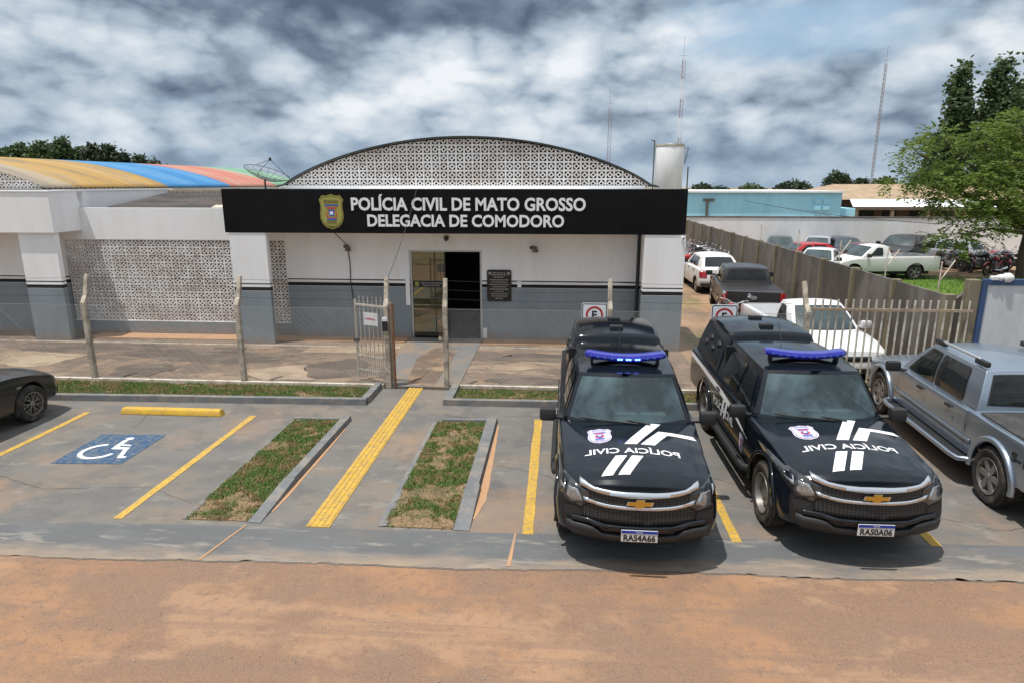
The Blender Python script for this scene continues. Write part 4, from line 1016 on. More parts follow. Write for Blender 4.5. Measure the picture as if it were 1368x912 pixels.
for k in range(5200):
    x = random.uniform(-12, 10); y = random.uniform(1.6, 6.4) if random.random() < .8 else random.uniform(6.4, 11)
    if y < 6.2 and noise.noise((x * 1.7, y * 1.7, 7)) < .0 and random.random() < .6: continue
    r = random.choice((.003, .004, .004, .005, .006, .007, .009)) * random.uniform(.7, 1.1) * (1 if y < 6.3 else .5); z = -.015 if y < 6.2 else .006
    a = [random.uniform(.7, 1.3) for _ in range(6)]
    pe.add([(x + r * a[0], y, z), (x, y + r * a[1], z), (x - r * a[2], y, z), (x, y - r * a[3], z), (x, y, z + r * .7)], [(0, 1, 4), (1, 2, 4), (2, 3, 4), (3, 0, 4)])
M['pebble'] = mat('pebble', (.33, .27, .22), .9, var=.5, vscale=40)
tag(pe.build('gravel', 'pebble'), 'loose pebbles scattered over the dirt road and car park', 'gravel', kind='stuff')
sheet('station_yard', rect(-30, 3.0, 12.36, 16.62), .02, 'yard', -.05)
sheet('yard_path', [(-3.42, 12.36), (-2.0, 12.36), (-1.98, 16.6), (-3.92, 16.6), (-3.9, 15.2)], .036, 'walk')
wk = sheet('yard_path_dust', [(-3.1, 12.5), (-2.5, 12.4), (-2.45, 15.3), (-3.0, 15.6), (-3.3, 14.6)], .041, 'yard')
sheet('side_yard', [(3.0, 12.3), (7.5, 12.3), (7.9, 44), (2.2, 44), (2.2, 16.62), (3.0, 16.62)], .012, 'side', -.05)
def patch(cx, cy, rx, ry, m, z, sq=False, sd=0):
    n = 36; pts = []
    for i in range(n):
        a = 2 * PI * i / n; c, s = math.cos(a), math.sin(a)
        k = (1 / max(abs(c), abs(s)) if sq else 1) * (1 + (.06 if sq else .38) * noise.noise((c * 1.5 + sd, s * 1.5, sd)) + (.05 if sq else .16) * noise.noise((c * 5, s * 5, sd)))
        pts.append((cx + rx * c * k, cy + ry * s * k))
    sheet('yard_patch', pts, z, m)
M['cement'] = ground_mat('cement', (.36, .275, .195), [((.25, .185, .135), 1.6, 8, .45, .62, .8, (.7, 1.2, 1))], bump=.3, speck=.2)
M['yard_dark'] = ground_mat('yard_dark', (.105, .082, .066), [((.19, .145, .11), 1.3, 8, .48, .62, .8, (.6, 1.3, 1))], bump=.3, speck=.25)
for k, (cx, cy, rx, ry, m, sq) in enumerate(((-5.75, 13.2, .95, .5, 'cement', 0), (-12.1, 13.9, .9, .6, 'cement', 0), (-8.2, 14.4, 2.1, .5, 'yard_dark', 0), (-11.2, 15.0, 2.4, .45, 'yard_dark', 0), (-5.2, 15.2, 1.0, .28, 'cement', 1), (-4.9, 13.6, .75, .75, 'yard_dark', 0),
        (.9, 13.2, .55, .38, 'cement', 1), (-.6, 12.95, 1.0, .32, 'yard_dark', 0), (-.3, 14.8, 1.3, .35, 'yard_dark', 0), (-1.1, 13.9, .5, .22, 'cement', 0), (1.6, 15.1, .9, .3, 'cement', 1), (-9.1, 13.2, .7, .5, 'yard_dark', 0))): patch(cx, cy, rx, ry, m, .0215 + .0006 * k, sq, k * 3.1)
cs_ = MB(); cs_.box(-30, -3.95, 15.50, 15.56, .0, .036); cs_.box(-1.96, 2.0, 15.62, 15.68, 0, .036); struct(cs_.build('yard_edging', 'cream'))
mh = MB(); mh.box(-8.55, -7.75, 14.75, 15.2, .02, .033); struct(mh.build('yard_hatch', 'yard_dark'))
sheet('yard_dirt_strip', [(-12.5, 16.0), (-3.95, 16.05), (-3.95, 16.6), (-12.5, 16.6)], .032, 'dust')
sheet('yard_dirt_strip', [(-1.95, 16.02), (2.0, 16.06), (2.0, 16.6), (-1.95, 16.6)], .032, 'dust')
sheet('neighbour_yard', rect(7.6, 60, 10, 40), NZ, 'side')
lw = [(8.5, 15), (14, 15.5), (22, 17), (26, 22), (24, 29.5), (20.5, 32.2), (18.6, 31.6), (16.6, 33.5), (12.5, 33.5), (9.5, 26)]
sheet('lawn', lw, NZ + .01, 'lawn')
sheet('verge', [(-120, -30), (120, -30), (120, .9), (40, 1.0), (9, .75), (0, .95), (-9, .7), (-40, 1.0), (-120, .9)], .012, 'soil')
# painted and raised marks of the car park are parts of it
def mark(nm, pts, z, m, parent=lot):
    o = sheet(nm, pts, z, m, kind=None); o.parent = parent; return o
def worn(x0, x1, y0, y1, n=14):
    """an edge that is not ruler straight, as sprayed paint is"""
    l = [(x0 + .012 * noise.noise((x0, y0 + (y1 - y0) * i / n * 5, 1)), y0 + (y1 - y0) * i / n) for i in range(n + 1)]
    r = [(x1 + .012 * noise.noise((x1, y0 + (y1 - y0) * i / n * 5, 2)), y0 + (y1 - y0) * i / n) for i in range(n + 1)]
    return l + list(reversed(r))
for x0, x1, y0, y1 in ((-8.49, -8.38, 7.3, 10.52), (-5.43, -5.32, 6.9, 10.56), (-.39, -.26, 6.9, 10.75), (2.03, 2.14, 6.9, 10.75), (4.27, 4.39, 6.98, 10.75)):
    mark('parking_line', worn(x0, x1, y0, y1), .006, 'yellow')
tac = MB(); tac.box(-2.99, -2.70, 6.88, 12.42, 0.0, .010)
for k in range(4): tac.box(-2.965 + .07 * k, -2.93 + .07 * k, 6.9, 12.40, .009, .017, ch=.003)
tac.build('tactile_strip', 'yellow', lot)
bay = mark('accessible_mark', roundpoly([(-7.43, 8.38), (-6.38, 8.44), (-6.39, 9.58), (-7.45, 9.53)], .02), .006, 'blue_mark')
wc = MB()
def wpt(u, v): return (-6.91 + u * .98, 8.98 + v * .98)
def wring(r0, r1, a0, a1, cu, cv, z=.010, n=26):
    vs = []
    for i in range(n + 1):
        q = R(a0 + (a1 - a0) * i / n)
        for r in (r0, r1): x, y = wpt(cu + r * math.cos(q), cv + r * math.sin(q)); vs.append((x, y, z))
    wc.add(vs, [(2 * i, 2 * i + 1, 2 * i + 3, 2 * i + 2) for i in range(n)])
def wpoly(p, z=.010): wc.add([wpt(u, v) + (z,) for u, v in p], [tuple(range(len(p)))])
wring(.23, .30, 100, 345, -.10, -.13)
wpoly(disc(.04, .40, .065, .055))
wpoly([(-.02, .33), (.06, .34), (.09, .0), (.01, -.02)]); wpoly([(.09, .16), (.24, .15), (.24, .10), (.09, .11)], .0104)
wpoly([(.01, .04), (.09, .06), (.29, .04), (.29, -.03), (.02, -.04)], .0108); wpoly([(.22, -.02), (.29, -.02), (.39, -.30), (.32, -.32)], .0112); wpoly([(.33, -.32), (.39, -.28), (.46, -.30), (.46, -.35), (.34, -.37)], .0116)
wc.build('wheelchair_symbol', 'white_mark', bay)
for pts in ([(-.52, 6.22), (-.47, 6.22), (-.455, 6.9), (-.475, 6.9)], [(-3.9, 6.1), (-3.87, 6.1), (-3.71, 6.86), (-3.73, 6.86)]):
    mark('joint_crack', pts, .0095, 'dust')
def wedge(x, y0, y1, wd):
    n = 40; e = []
    for i in range(n + 1):
        y = y0 + (y1 - y0) * i / n; q = i / n
        e.append((x + .02 + wd * (1 - q) ** .8 * min(1, q * 7) * (.85 + .25 * noise.noise((x, y * 1.4, 0)) + .12 * noise.noise((x, y * 5, 4))), y))
    mark('sand_wedge', [(x, y0), *e, (x, y1)], .005, 'dust')
wedge(-1.01, 7.2, 10.45, .12); wedge(-3.56, 7.2, 10.1, .045)
# hairline cracks in the slab
def crack(pts, wd=.007):
    P = []
    for (xa, ya), (xb, yb) in zip(pts, pts[1:]):
        n = max(2, int(math.hypot(xb - xa, yb - ya) / .09))
        for i in range(n): q = i / n; P.append((xa + (xb - xa) * q + random.gauss(0, .012), ya + (yb - ya) * q + random.gauss(0, .012)))
    mb = MB(); v = []
    for i, (x, y) in enumerate(P):
        d = Vector((P[min(i + 1, len(P) - 1)][0] - P[max(0, i - 1)][0], P[min(i + 1, len(P) - 1)][1] - P[max(0, i - 1)][1])).normalized(); w_ = wd * random.uniform(.35, 1) * .5
        v += [(x - d.y * w_, y + d.x * w_, .0046), (x + d.y * w_, y - d.x * w_, .0046)]
    mb.add(v, [(2 * i, 2 * i + 1, 2 * i + 3, 2 * i + 2) for i in range(len(P) - 1)]); o = mb.build('crack', 'crack'); o.parent = lot
M['crack'] = mat('crack', (.05, .047, .045), .9)
for c in ([(-8.3, 8.1), (-6.9, 7.6), (-5.5, 7.75), (-4.6, 7.3)], [(-7.4, 10.9), (-7.1, 9.8), (-7.5, 9.6)], [(-3.3, 10.8), (-2.3, 10.95), (-1.6, 10.75), (-.4, 10.9), (.6, 10.8)], [(-.9, 8.8), (-.1, 8.5), (.2, 7.9)], [(2.2, 8.6), (2.9, 8.1), (4.2, 8.3)], [(4.5, 7.8), (5.2, 7.4), (6.4, 7.6)], [(-9.5, 7.0), (-8.2, 7.25)]): crack(c)
# wheel stop
ws_ = MB(); pr = [(-.09, 0), (.09, 0), (.07, .085), (.045, .11), (-.045, .11), (-.07, .085)]
vs = [(-7.80 + (0 if k else .0), 10.56 + a, b) for k in (0, 1) for a, b in pr]
ws_.add([(-7.80 - (.0 if b < .05 else -.03), 10.56 + a, b) for a, b in pr] + [(-5.93 + (.0 if b < .05 else -.03), 10.56 + a, b) for a, b in pr], [tuple(range(6)), tuple(range(11, 5, -1))] + [(i, (i + 1) % 6, (i + 1) % 6 + 6, i + 6) for i in range(6)])
ws_.add([(-6.9, 10.56, .11)] * 0, [])
tag(ws_.build('wheel_stop', 'yellow_bright', bevel=.012, smooth=40), 'long yellow concrete wheel stop at the head of the accessible bay', 'wheel stop')
# kerbs
def kerb(pts, wd, nm, label, z=.115):
    """a raised kerb that follows a line of corners"""
    mb = MB()
    for (x0, y0), (x1, y1) in zip(pts, pts[1:]):
        d = Vector((x1 - x0, y1 - y0)); n = Vector((-d.y, d.x)).normalized() * wd / 2; ns = max(1, int(d.length / .9)); e = d.normalized() * wd / 2
        for i in range(ns):
            a = Vector((x0, y0)) + d * (i / ns) - (e if i == 0 else e * 0); b = Vector((x0, y0)) + d * ((i + 1) / ns) + (e if i == ns - 1 else e * 0)
            g_ = d.normalized() * .002; a += g_; b -= g_; j = random.uniform(-.004, .004)
            mb.add([(a.x - n.x, a.y - n.y, 0), (b.x - n.x, b.y - n.y, 0), (b.x + n.x, b.y + n.y, 0), (a.x + n.x, a.y + n.y, 0),
                    (a.x - n.x * .86, a.y - n.y * .86, z + j), (b.x - n.x * .86, b.y - n.y * .86, z + j), (b.x + n.x * .86, b.y + n.y * .86, z + j), (a.x + n.x * .86, a.y + n.y * .86, z + j)],
                   [(0, 1, 5, 4), (1, 2, 6, 5), (2, 3, 7, 6), (3, 0, 4, 7), (4, 5, 6, 7)])
    o = mb.build(nm, 'kerb', smooth=30); return struct(o)
kerb([(-16, 11.02), (-9, 11.19), (-3.62, 11.33)], .13, 'kerb', '')
kerb([(-3.60, 11.46), (-3.60, 12.28)], .15, 'kerb', '')
kerb([(-2.03, 11.50), (-2.03, 12.28)], .17, 'kerb', ''); kerb([(-2.06, 11.42), (4.6, 11.52)], .13, 'kerb', '')
kerb([(-3.65, 10.42), (-3.65, 8.1)], .15, 'kerb', '', .085); kerb([(-1.12, 10.5), (-1.12, 8.1)], .19, 'kerb', '', .08)
for x0, x1 in ((-3.735, -3.565), (-1.215, -1.01)):     # the island kerbs ramp down to the apron
    k_ = MB(); k_.add([(x0, 8.02, 0), (x1, 8.02, 0), (x1, 6.92, 0), (x0, 6.92, 0), (x0 + .01, 8.02, .082), (x1 - .01, 8.02, .082), (x1 - .005, 6.92, .012), (x0 + .005, 6.92, .012)],
        [(4, 5, 6, 7), (0, 4, 7, 3), (1, 2, 6, 5), (0, 1, 5, 4), (3, 7, 6, 2)]); struct(k_.build('kerb', 'kerb'))
kerb([(-1.95, 10.52), (-1.2, 10.55)], .06, 'kerb', '', .05); kerb([(-4.55, 10.44), (-3.75, 10.45)], .06, 'kerb', '', .04)
def lowedge(x0, y0, x1, y1, wd): # grey sloping flank along the low side of each island
    mb = MB(); mb.add([(x0 - wd, y0, .005), (x0, y0, .016), (x1, y1, .016), (x1 - wd * .6, y1, .005)], [(0, 1, 2, 3)]); struct(mb.build('kerb', 'kerb'))
lowedge(-4.50, 6.95, -4.55, 10.42, .09); lowedge(-2.02, 6.95, -2.06, 10.5, .12)
# planting strips: soil and a turf of single blades
STRIPS = [('island', [(-4.49, 6.95), (-3.73, 6.95), (-3.73, 10.40), (-4.55, 10.40)]), ('island', [(-2.01, 6.95), (-1.22, 6.95), (-1.22, 10.48), (-2.06, 10.48)]),
          ('bed', [(-16, 11.12), (-3.68, 11.42), (-3.68, 12.24), (-16, 12.2)]), ('bed', [(-1.95, 11.48), (4.6, 11.6), (4.6, 12.26), (-1.95, 12.26)])]
LBL = ['patchy turf in the kerbed island left of the yellow tactile strip', 'half bare turf in the kerbed island right of the yellow tactile strip',
       'green turf strip between the grey kerb and the fence left of the gate', 'green turf strip between the grey kerb and the fence right of the gate']
for (nm, pl), lb in zip(STRIPS, LBL):
    zs_ = .012 if nm == 'island' else .032; sheet('planting_soil', pl, zs_, 'soil', 0)
    x0 = min(p[0] for p in pl); x1 = max(p[0] for p in pl); y0 = min(p[1] for p in pl); y1 = max(p[1] for p in pl)
    x0 = max(x0, -11.5); area = (x1 - x0) * (y1 - y0); gb = MB(); n = int(area * (9000 if nm == 'island' else 5200)); vs = []; fs = []
    for k in range(n):
        x, y = random.uniform(x0, x1), random.uniform(y0, y1)
        yl = pl[0][1] + (pl[1][1] - pl[0][1]) * (x - pl[0][0]) / (pl[1][0] - pl[0][0])
        if y < yl: continue
        d = noise.fractal((x * 2.1 + 3, y * 2.1, 0), .6, 2.0, 4) + .35 * noise.noise((x * 7, y * 7, 2))
        thr = -.34 if nm == 'island' and x < -3 else (-.16 if nm == 'island' else -.5)
        if nm == 'island': thr += .35 * max(0, (8.0 - y) / 1.1)
        if d < thr + random.uniform(-.12, .12): continue
        h = random.uniform(.018, .05) * (1.15 if nm == 'bed' else 1); q = random.uniform(0, 2 * PI); ww = random.uniform(.004, .009); ln = random.uniform(.0, .035)
        c, s = math.cos(q), math.sin(q); o = len(vs); z = zs_ - .003
        vs += [(x - ww * c, y - ww * s, z), (x + ww * c, y + ww * s, z), (x + ln * s, y - ln * c, z + h)]; fs.append((o, o + 1, o + 2))
    gb.add(vs, fs); vs = []; fs = []
    for k in range(int(area * 3800)):                  # dry stems between the green
        x, y = random.uniform(x0, x1), random.uniform(y0, y1)
        yl = pl[0][1] + (pl[1][1] - pl[0][1]) * (x - pl[0][0]) / (pl[1][0] - pl[0][0])
        if y < yl: continue
        h = random.uniform(.006, .03); q = random.uniform(0, 2 * PI); ww = random.uniform(.003, .007); ln = random.uniform(.01, .05); c, s = math.cos(q), math.sin(q); o = len(vs)
        vs += [(x - ww * c, y - ww * s, zs_ - .002), (x + ww * c, y + ww * s, zs_ - .002), (x + ln * s, y - ln * c, zs_ + h)]; fs.append((o, o + 1, o + 2))
    gb.add(vs, fs, 1); tag(gb.build('grass', ['blade', 'straw'], recalc=False), lb, 'grass', kind='stuff')
gl = MB(); vs = []; fs = []
for k in range(26000):
    x, y = random.uniform(9.5, 23), random.uniform(17, 32.5)
    if noise.noise((x * .7, y * .7, 1)) < -.35: continue
    h = random.uniform(.05, .13); q = random.uniform(0, 2 * PI); c, s = math.cos(q), math.sin(q); ww = .012; o = len(vs)
    vs += [(x - ww * c, y - ww * s, NZ), (x + ww * c, y + ww * s, NZ), (x + .03 * s, y - .03 * c, NZ + h)]; fs.append((o, o + 1, o + 2))
gl.add(vs, fs); tag(gl.build('lawn_grass', 'lawn', recalc=False), 'mown green grass behind the old white pickup beyond the wall', 'grass', kind='stuff')
# ------------------------------------------------------------------ pierced block screens
PITCH = .205
def block_screen(mb, x0, x1, z0, z1, y, depth=.045, top=None, axis='X'):
    """cobogo blocks: a square frame, a diamond ring and four corner openings each, with real depth"""
    nx = max(1, round((x1 - x0) / PITCH)); nz = max(1, round((z1 - z0) / PITCH)); px = (x1 - x0) / nx; pz = (z1 - z0) / nz
    fw = .022
    h = .5
    def ring(outer, inner):
        n = len(outer); return outer + inner, [(i, (i + 1) % n, (i + 1) % n + n, i + n) for i in range(n)]
    o = [(-h, -h), (0, -h), (h, -h), (h, 0), (h, h), (0, h), (-h, h), (-h, 0)]
    a = .385; b = .41; i_ = [(-a, -a), (0, -b), (a, -a), (b, 0), (a, a), (0, b), (-a, a), (-b, 0)]
    v1, f1 = ring(o, i_)
    c = [(0, -b), (.17, -.17), (b, 0), (.17, .17), (0, b), (-.17, .17), (-b, 0), (-.17, -.17)]
    c2 = [(p * .44 if abs(p) > .3 else p * .55, q * .44 if abs(q) > .3 else q * .55) for p, q in c]
    # ring arms thick enough to read
    c = [(p * 1.0, q) if (abs(p) > .3 or abs(q) > .3) else (p * 1.12, q * 1.12) for p, q in c]
    v2, f2 = ring(c, c2)
    for j in range(nz):
        for i in range(nx):
            cx = x0 + (i + .5) * px; cz = z0 + (j + .5) * pz
            if top and cz - pz * .45 > top(cx): continue
            jy = random.uniform(-.005, .005); jx = random.uniform(-.003, .003)
            for vs, fs, inner in ((v1, f1, i_), (v2, f2, None)):
                n = len(vs) // 2
                def P(p, d):
                    X = cx + p[0] * px + jx * (abs(p[0]) < .49); Z = cz + p[1] * pz + jy * .5 * (abs(p[1]) < .49)
                    if top: Z = min(Z, top(X))
                    return (X, y + d + jy, Z)
                V = [P(p, 0) for p in vs] + [P(p, depth) for p in vs]; m = 2 * n
                F = list(fs) + [(n + k, n + (k + 1) % n, m + n + (k + 1) % n, m + n + k) for k in range(n)]
                if inner is None: F += [(k, (k + 1) % n, m + (k + 1) % n, m + k) for k in range(n)]
                mb.add(V, F)
YW = 16.62; YP = 15.70
# ------------------------------------------------------------------ police station
st = thing('police_station', 'white and grey police station with black sign fascia and arched pierced-block gable', 'building', (-2.4, YW, 0))
def part(mb, name, m, parent, **k):
    o = mb.build(name, m, None, **k); o.parent = parent; o.matrix_parent_inverse = Matrix.Translation(-parent.location); return o
W = MB()
DX0, DX1, DZ = -3.88, -2.0, 2.34
W.box(-7.16, DX0, YW, YW + .2, 0, 3.95); W.box(DX1, 2.06, YW, YW + .2, 0, 3.95); W.box(DX0 + .001, DX1 - .001, YW, YW + .2, DZ, 3.95)
W.box(1.86, 2.06, YW + .201, 34, 0, 3.95); W.box(-7.28, -7.08, YW + .201, 34, 0, 3.95); W.box(-7.079, 1.859, 33.8, 34, 0, 3.95)
wall = part(W, 'wall', 'wall', st)
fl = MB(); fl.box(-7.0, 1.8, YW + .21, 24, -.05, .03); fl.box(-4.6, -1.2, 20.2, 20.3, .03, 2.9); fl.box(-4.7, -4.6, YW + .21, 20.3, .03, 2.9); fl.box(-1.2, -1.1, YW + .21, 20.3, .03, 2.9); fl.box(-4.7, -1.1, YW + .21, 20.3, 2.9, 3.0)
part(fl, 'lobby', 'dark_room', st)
arc = lambda x, lift=0: 3.94 + lift + 1.16 * max(0, 1 - ((x + 2.42) / 4.62) ** 2) ** .86
gb = MB(); block_screen(gb, -6.95, 2.12, 3.90, 5.13, YW + .03, .045, top=lambda x: arc(x, -.03)); part(gb, 'gable_screen', 'block', st)
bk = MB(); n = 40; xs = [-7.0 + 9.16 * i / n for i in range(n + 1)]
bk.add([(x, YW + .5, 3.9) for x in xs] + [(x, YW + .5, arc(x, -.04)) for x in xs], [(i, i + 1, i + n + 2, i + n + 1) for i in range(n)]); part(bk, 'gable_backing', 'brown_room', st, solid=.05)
rf = MB(); vs = []; xs = [-7.22 + 9.6 * i / 48 for i in range(49)]
def roof_slab(xs, fz, y0, y1, t, mb):
    n = len(xs); V = [(x, y, fz(x) + d) for d in (0, t) for y in (y0, y1) for x in xs]
    F = []
    for i in range(n - 1):
        F += [(i, i + 1, n + i + 1, n + i), (2 * n + i, 3 * n + i, 3 * n + i + 1, 2 * n + i + 1), (i, 2 * n + i, 2 * n + i + 1, i + 1), (n + i, n + i + 1, 3 * n + i + 1, 3 * n + i)]
    F += [(0, n, 3 * n, 2 * n), (n - 1, 3 * n - 1, 4 * n - 1, 2 * n - 1)]
    mb.add(V, F)
def roof_z(x):
    return arc(x, 0) if -7.04 <= x <= 2.2 else 3.94 - .03
roof_slab(xs, roof_z, YW - .10, 34.2, .035, rf); part(rf, 'roof', 'roof_hall', st, smooth=40)
ri = MB(); roof_slab(xs, lambda x: roof_z(x) - .004, YW - .125, YW - .102, .028, ri); part(ri, 'roof_rim', 'roof_edge', st)
# canopy box behind the sign, two piers
cn = MB(); cn.box(-8.22, 2.90, YP + .07, YW - .002, 2.84, 3.85); part(cn, 'canopy', 'wall_plain', st)
pl_ = MB(); pl_.box(-8.16, -7.23, YP, YP + .15, 0, 2.838, ch=.008); part(pl_, 'pier', 'wall', st)
pl_ = MB(); pl_.box(1.99, 2.95, YP, YP + .34, 0, 2.838, ch=.008); part(pl_, 'pier', 'wall', st)
pl_ = MB(); pl_.box(2.68, 2.97, YP + .345, YW + 1.5, 0, 2.838); part(pl_, 'side_wall', 'wall', st)
dp = MB(); dp.tube([(1.93, YP + .55, 0), (1.93, YP + .55, 2.83)], .045, 8); part(dp, 'downpipe', 'plastic', st)
# entrance
dg = MB(); dg.box(DX0 + .05, -2.955, YW + .08, YW + .092, .06, DZ - .04); d_ = part(dg, 'door_leaf', 'door_glass', st)
fr = MB(); fr.box(DX0 + .003, DX0 + .05, YW + .03, YW + .14, .02, DZ - .003); fr.box(DX1 - .05, DX1 - .003, YW + .03, YW + .14, .02, DZ - .003); fr.box(DX0 + .051, DX1 - .051, YW + .03, YW + .14, DZ - .045, DZ - .003)
part(fr, 'door_frame', 'alu', st)
fm = MB(); fm.box(-2.985, -2.955, YW + .07, YW + .1, .04, DZ - .05); fm.box(-3.245, -3.225, YW + .072, YW + .099, .06, DZ - .05); part(fm, 'door_stile', 'plastic', st)
db = MB(); db.box(DX0 + .06, -2.99, YW + .070, YW + .0785, 1.36, 1.53); part(db, 'door_band', 'decal_black', st)
def lettering(txt, cx, z0, w, h, y, m, nm, parent, bold=.02, ext=.0, dz=0):
    vs, fs = text_mesh(txt, w, h, bold, ext); mb = MB(); k = w / 1.0
    zz = [v[2] for v in vs]; zmax = max(zz) or 1
    mb.add([(cx + a, y - (.012 if (ext and c > 0) else 0), z0 + h / 2 + b) for a, b, c in vs], fs); return part(mb, nm, m, parent)
lettering('POLÍCIA CIVIL DE MATO GROSSO', -3.34, 1.455, .55, .048, YW + .0685, 'plaque_text', 'door_band_text', st)
lettering('DELEGACIA DE COMODORO', -3.34, 1.395, .45, .036, YW + .0685, 'plaque_text', 'door_band_text', st)
bb = MB(); bb.add([(-3.72 + x * .11, YW + .068, 1.445 + z * .13) for x, z in SHIELD], [tuple(range(len(SHIELD)))]); part(bb, 'door_band_badge', 'olive_gold', st)
wp = MB(); wp.box(-4.0, -3.89, YW - .03, YW - .002, .9, 2.34, ch=.004); part(wp, 'white_jamb', 'letter_white', st)
wp = MB(); wp.box(-1.985, -1.88, YW - .03, YW - .002, .05, .32, ch=.004); part(wp, 'white_jamb', 'letter_white', st)
cv = MB(); cv.box(-1.08, -.98, YW - .012, YW - .002, 1.40, 1.56); part(cv, 'band_end', 'letter_white', st)
# low wing with the big pierced screen, under a fibre-cement lean-to
wing = part(MB().box(-13.25, -7.165, YW, YW + .15, 0, .37), 'wing_wall', 'wall_low', st)
wu = MB(); wu.box(-13.25, -7.55 + .0, YW, YW + .15, 2.56, 3.38); wu.box(-7.549, -7.165, YW, YW + .15, 2.56, 2.84); part(wu, 'wing_wall', 'wall_plain', st)
sc = MB(); block_screen(sc, -13.22, -8.03, .372, 2.558, YW + .02, .045); block_screen(sc, -8.02, -7.17, .372, 2.558, YW + .02, .045); part(sc, 'block_screen', 'block', st)
bw = MB(); bw.box(-13.25, -7.29, YW + 1.1, YW + 1.2, 0, 3.2); bw.box(-13.25, -7.29, YW + .16, YW + 1.09, -.02, .02); part(bw, 'veranda_wall', 'brown_room', st)
lr = MB(); nseg = 64; V = []
for y, z in ((17.3, 3.31), (20.7, 3.72)):
    for i in range(nseg * 4 + 1):
        x = -12.62 + (5.35) * i / (nseg * 4); V.append((x, y, z + .02 * math.sin(2 * PI * x / .177)))
n = nseg * 4 + 1; lr.add(V, [(i, i + 1, n + i + 1, n + i) for i in range(n - 1)]); part(lr, 'lean_to_roof', 'roof_grey', st, smooth=180, solid=.008)
rc = MB(); rc.box(-12.6, -7.29, 20.65, 20.8, 3.735, 3.79); part(rc, 'ridge_cap', 'tan_roof', st)
lb_ = MB(); lb_.box(-12.6, -7.29, 20.8, 20.95, 0, 3.73); part(lb_, 'wing_wall', 'wall_plain', st)
for x in (-9.6,):
    pp = MB(); pp.add([(x, 17.9, 3.42), (x + .9, 18.0, 3.43), (x + .95, 17.5, 3.372), (x + .1, 17.45, 3.366)], [(0, 1, 2, 3)]); part(pp, 'roof_patch', 'cream', st, solid=.006)
# ------------------------------------------------------------------ sign on the fascia
sg = thing('fascia_sign', 'long black fascia sign with white lettering and a golden police badge', 'sign', (-2.66, YP, 3.35))
bd = MB(); bd.box(-8.25, 2.93, YP - .012, YP + .068, 2.825, 3.875, ch=.006); bd.box(-8.25, -8.225, YP + .069, YW - .003, 2.825, 3.875); bd.box(2.905, 2.93, YP + .069, YW - .003, 2.825, 3.875)
board = part(bd, 'board', 'black_sign', sg)
def sign_text(txt, cx, z0, w, h):
    vs, fs = text_mesh(txt, w, h, bold=.028, extrude=.5); mb = MB(); zm = max(v[2] for v in vs)
    mb.add([(cx + a, YP - .0135 - (.016 if c > 0 else 0), z0 + h / 2 + b) for a, b, c in vs], fs); part(mb, 'lettering', 'letter_white', sg)
sign_text('POLÍCIA CIVIL DE MATO GROSSO', -2.225, 3.365, 5.62, .385); sign_text('DELEGACIA DE COMODORO', -2.285, 2.985, 4.74, .292)
def on_sign(nm, polys, m, lay):
    mb = MB(); y1 = YP - .0125; y0 = YP - .013 - .007 * lay
    for p in polys: mb.prism(p, lambda a, b: (a, y0, b), lambda a, b: (a, y1 + .0001 * lay, b))
    part(mb, nm, m, sg)
BX, BZ, BW, BH = -5.525, 3.335, .60, .84
SB = lambda k: [(BX + x * BW * k, BZ + y * BH * k) for x, y in SHIELD]
M['badge_dark'] = mat('badge_dark', (.09, .085, .03), .6); M['olive_light'] = mat('olive_light', (.37, .34, .085), .45, metal=.1, var=.12, vscale=9)
on_sign('badge', [SB(1)], 'olive_gold', 1); on_sign('badge_border', [SB(.92)], 'badge_dark', 1.3); on_sign('badge_field', [SB(.88)], 'olive_light', 1.8)
on_sign('badge_panel', [rect(BX - .18, BX + .18, BZ + .20, BZ + .27)], 'olive_gold', 2.1)
on_sign('badge_ribbon', [rect(BX - .17, BX + .17, BZ + .135, BZ + .175)], 'decal_blue', 2.2)
on_sign('badge_arms', [[(BX - .15, BZ + .11), (BX + .15, BZ + .11), (BX + .09, BZ + .065), (BX - .09, BZ + .065)], disc(BX, BZ - .07, .135, .115)], 'decal_red', 2.2)
on_sign('badge_arms', [disc(BX, BZ - .06, .11, .09)], 'olive_light', 2.5)
on_sign('badge_arms', [[(BX - .075, BZ + .05), (BX + .075, BZ + .05), (BX + .065, BZ - .08), (BX, BZ - .12), (BX - .065, BZ - .08)]], 'decal_blue', 2.8)
on_sign('badge_arms', [rect(BX - .04, BX + .04, BZ - .065, BZ + .01)], 'letter_white', 3.1)
on_sign('badge_ribbon', [[(BX - .13, BZ - .16), (BX + .13, BZ - .16), (BX + .11, BZ - .20), (BX - .11, BZ - .20)]], 'decal_blue', 2.6)
def badge_text(t, z, w, h):
    vs, fs = text_mesh(t, w, h, .02); mb = MB(); mb.add([(BX + a, YP - .013 - .0235, z + b) for a, b, c in vs], fs); part(mb, 'badge_lettering', 'badge_dark', sg)
badge_text('POLÍCIA', BZ + .255, .34, .085); badge_text('CIVIL', BZ - .255, .26, .07); badge_text('MT', BZ - .355, .08, .035)
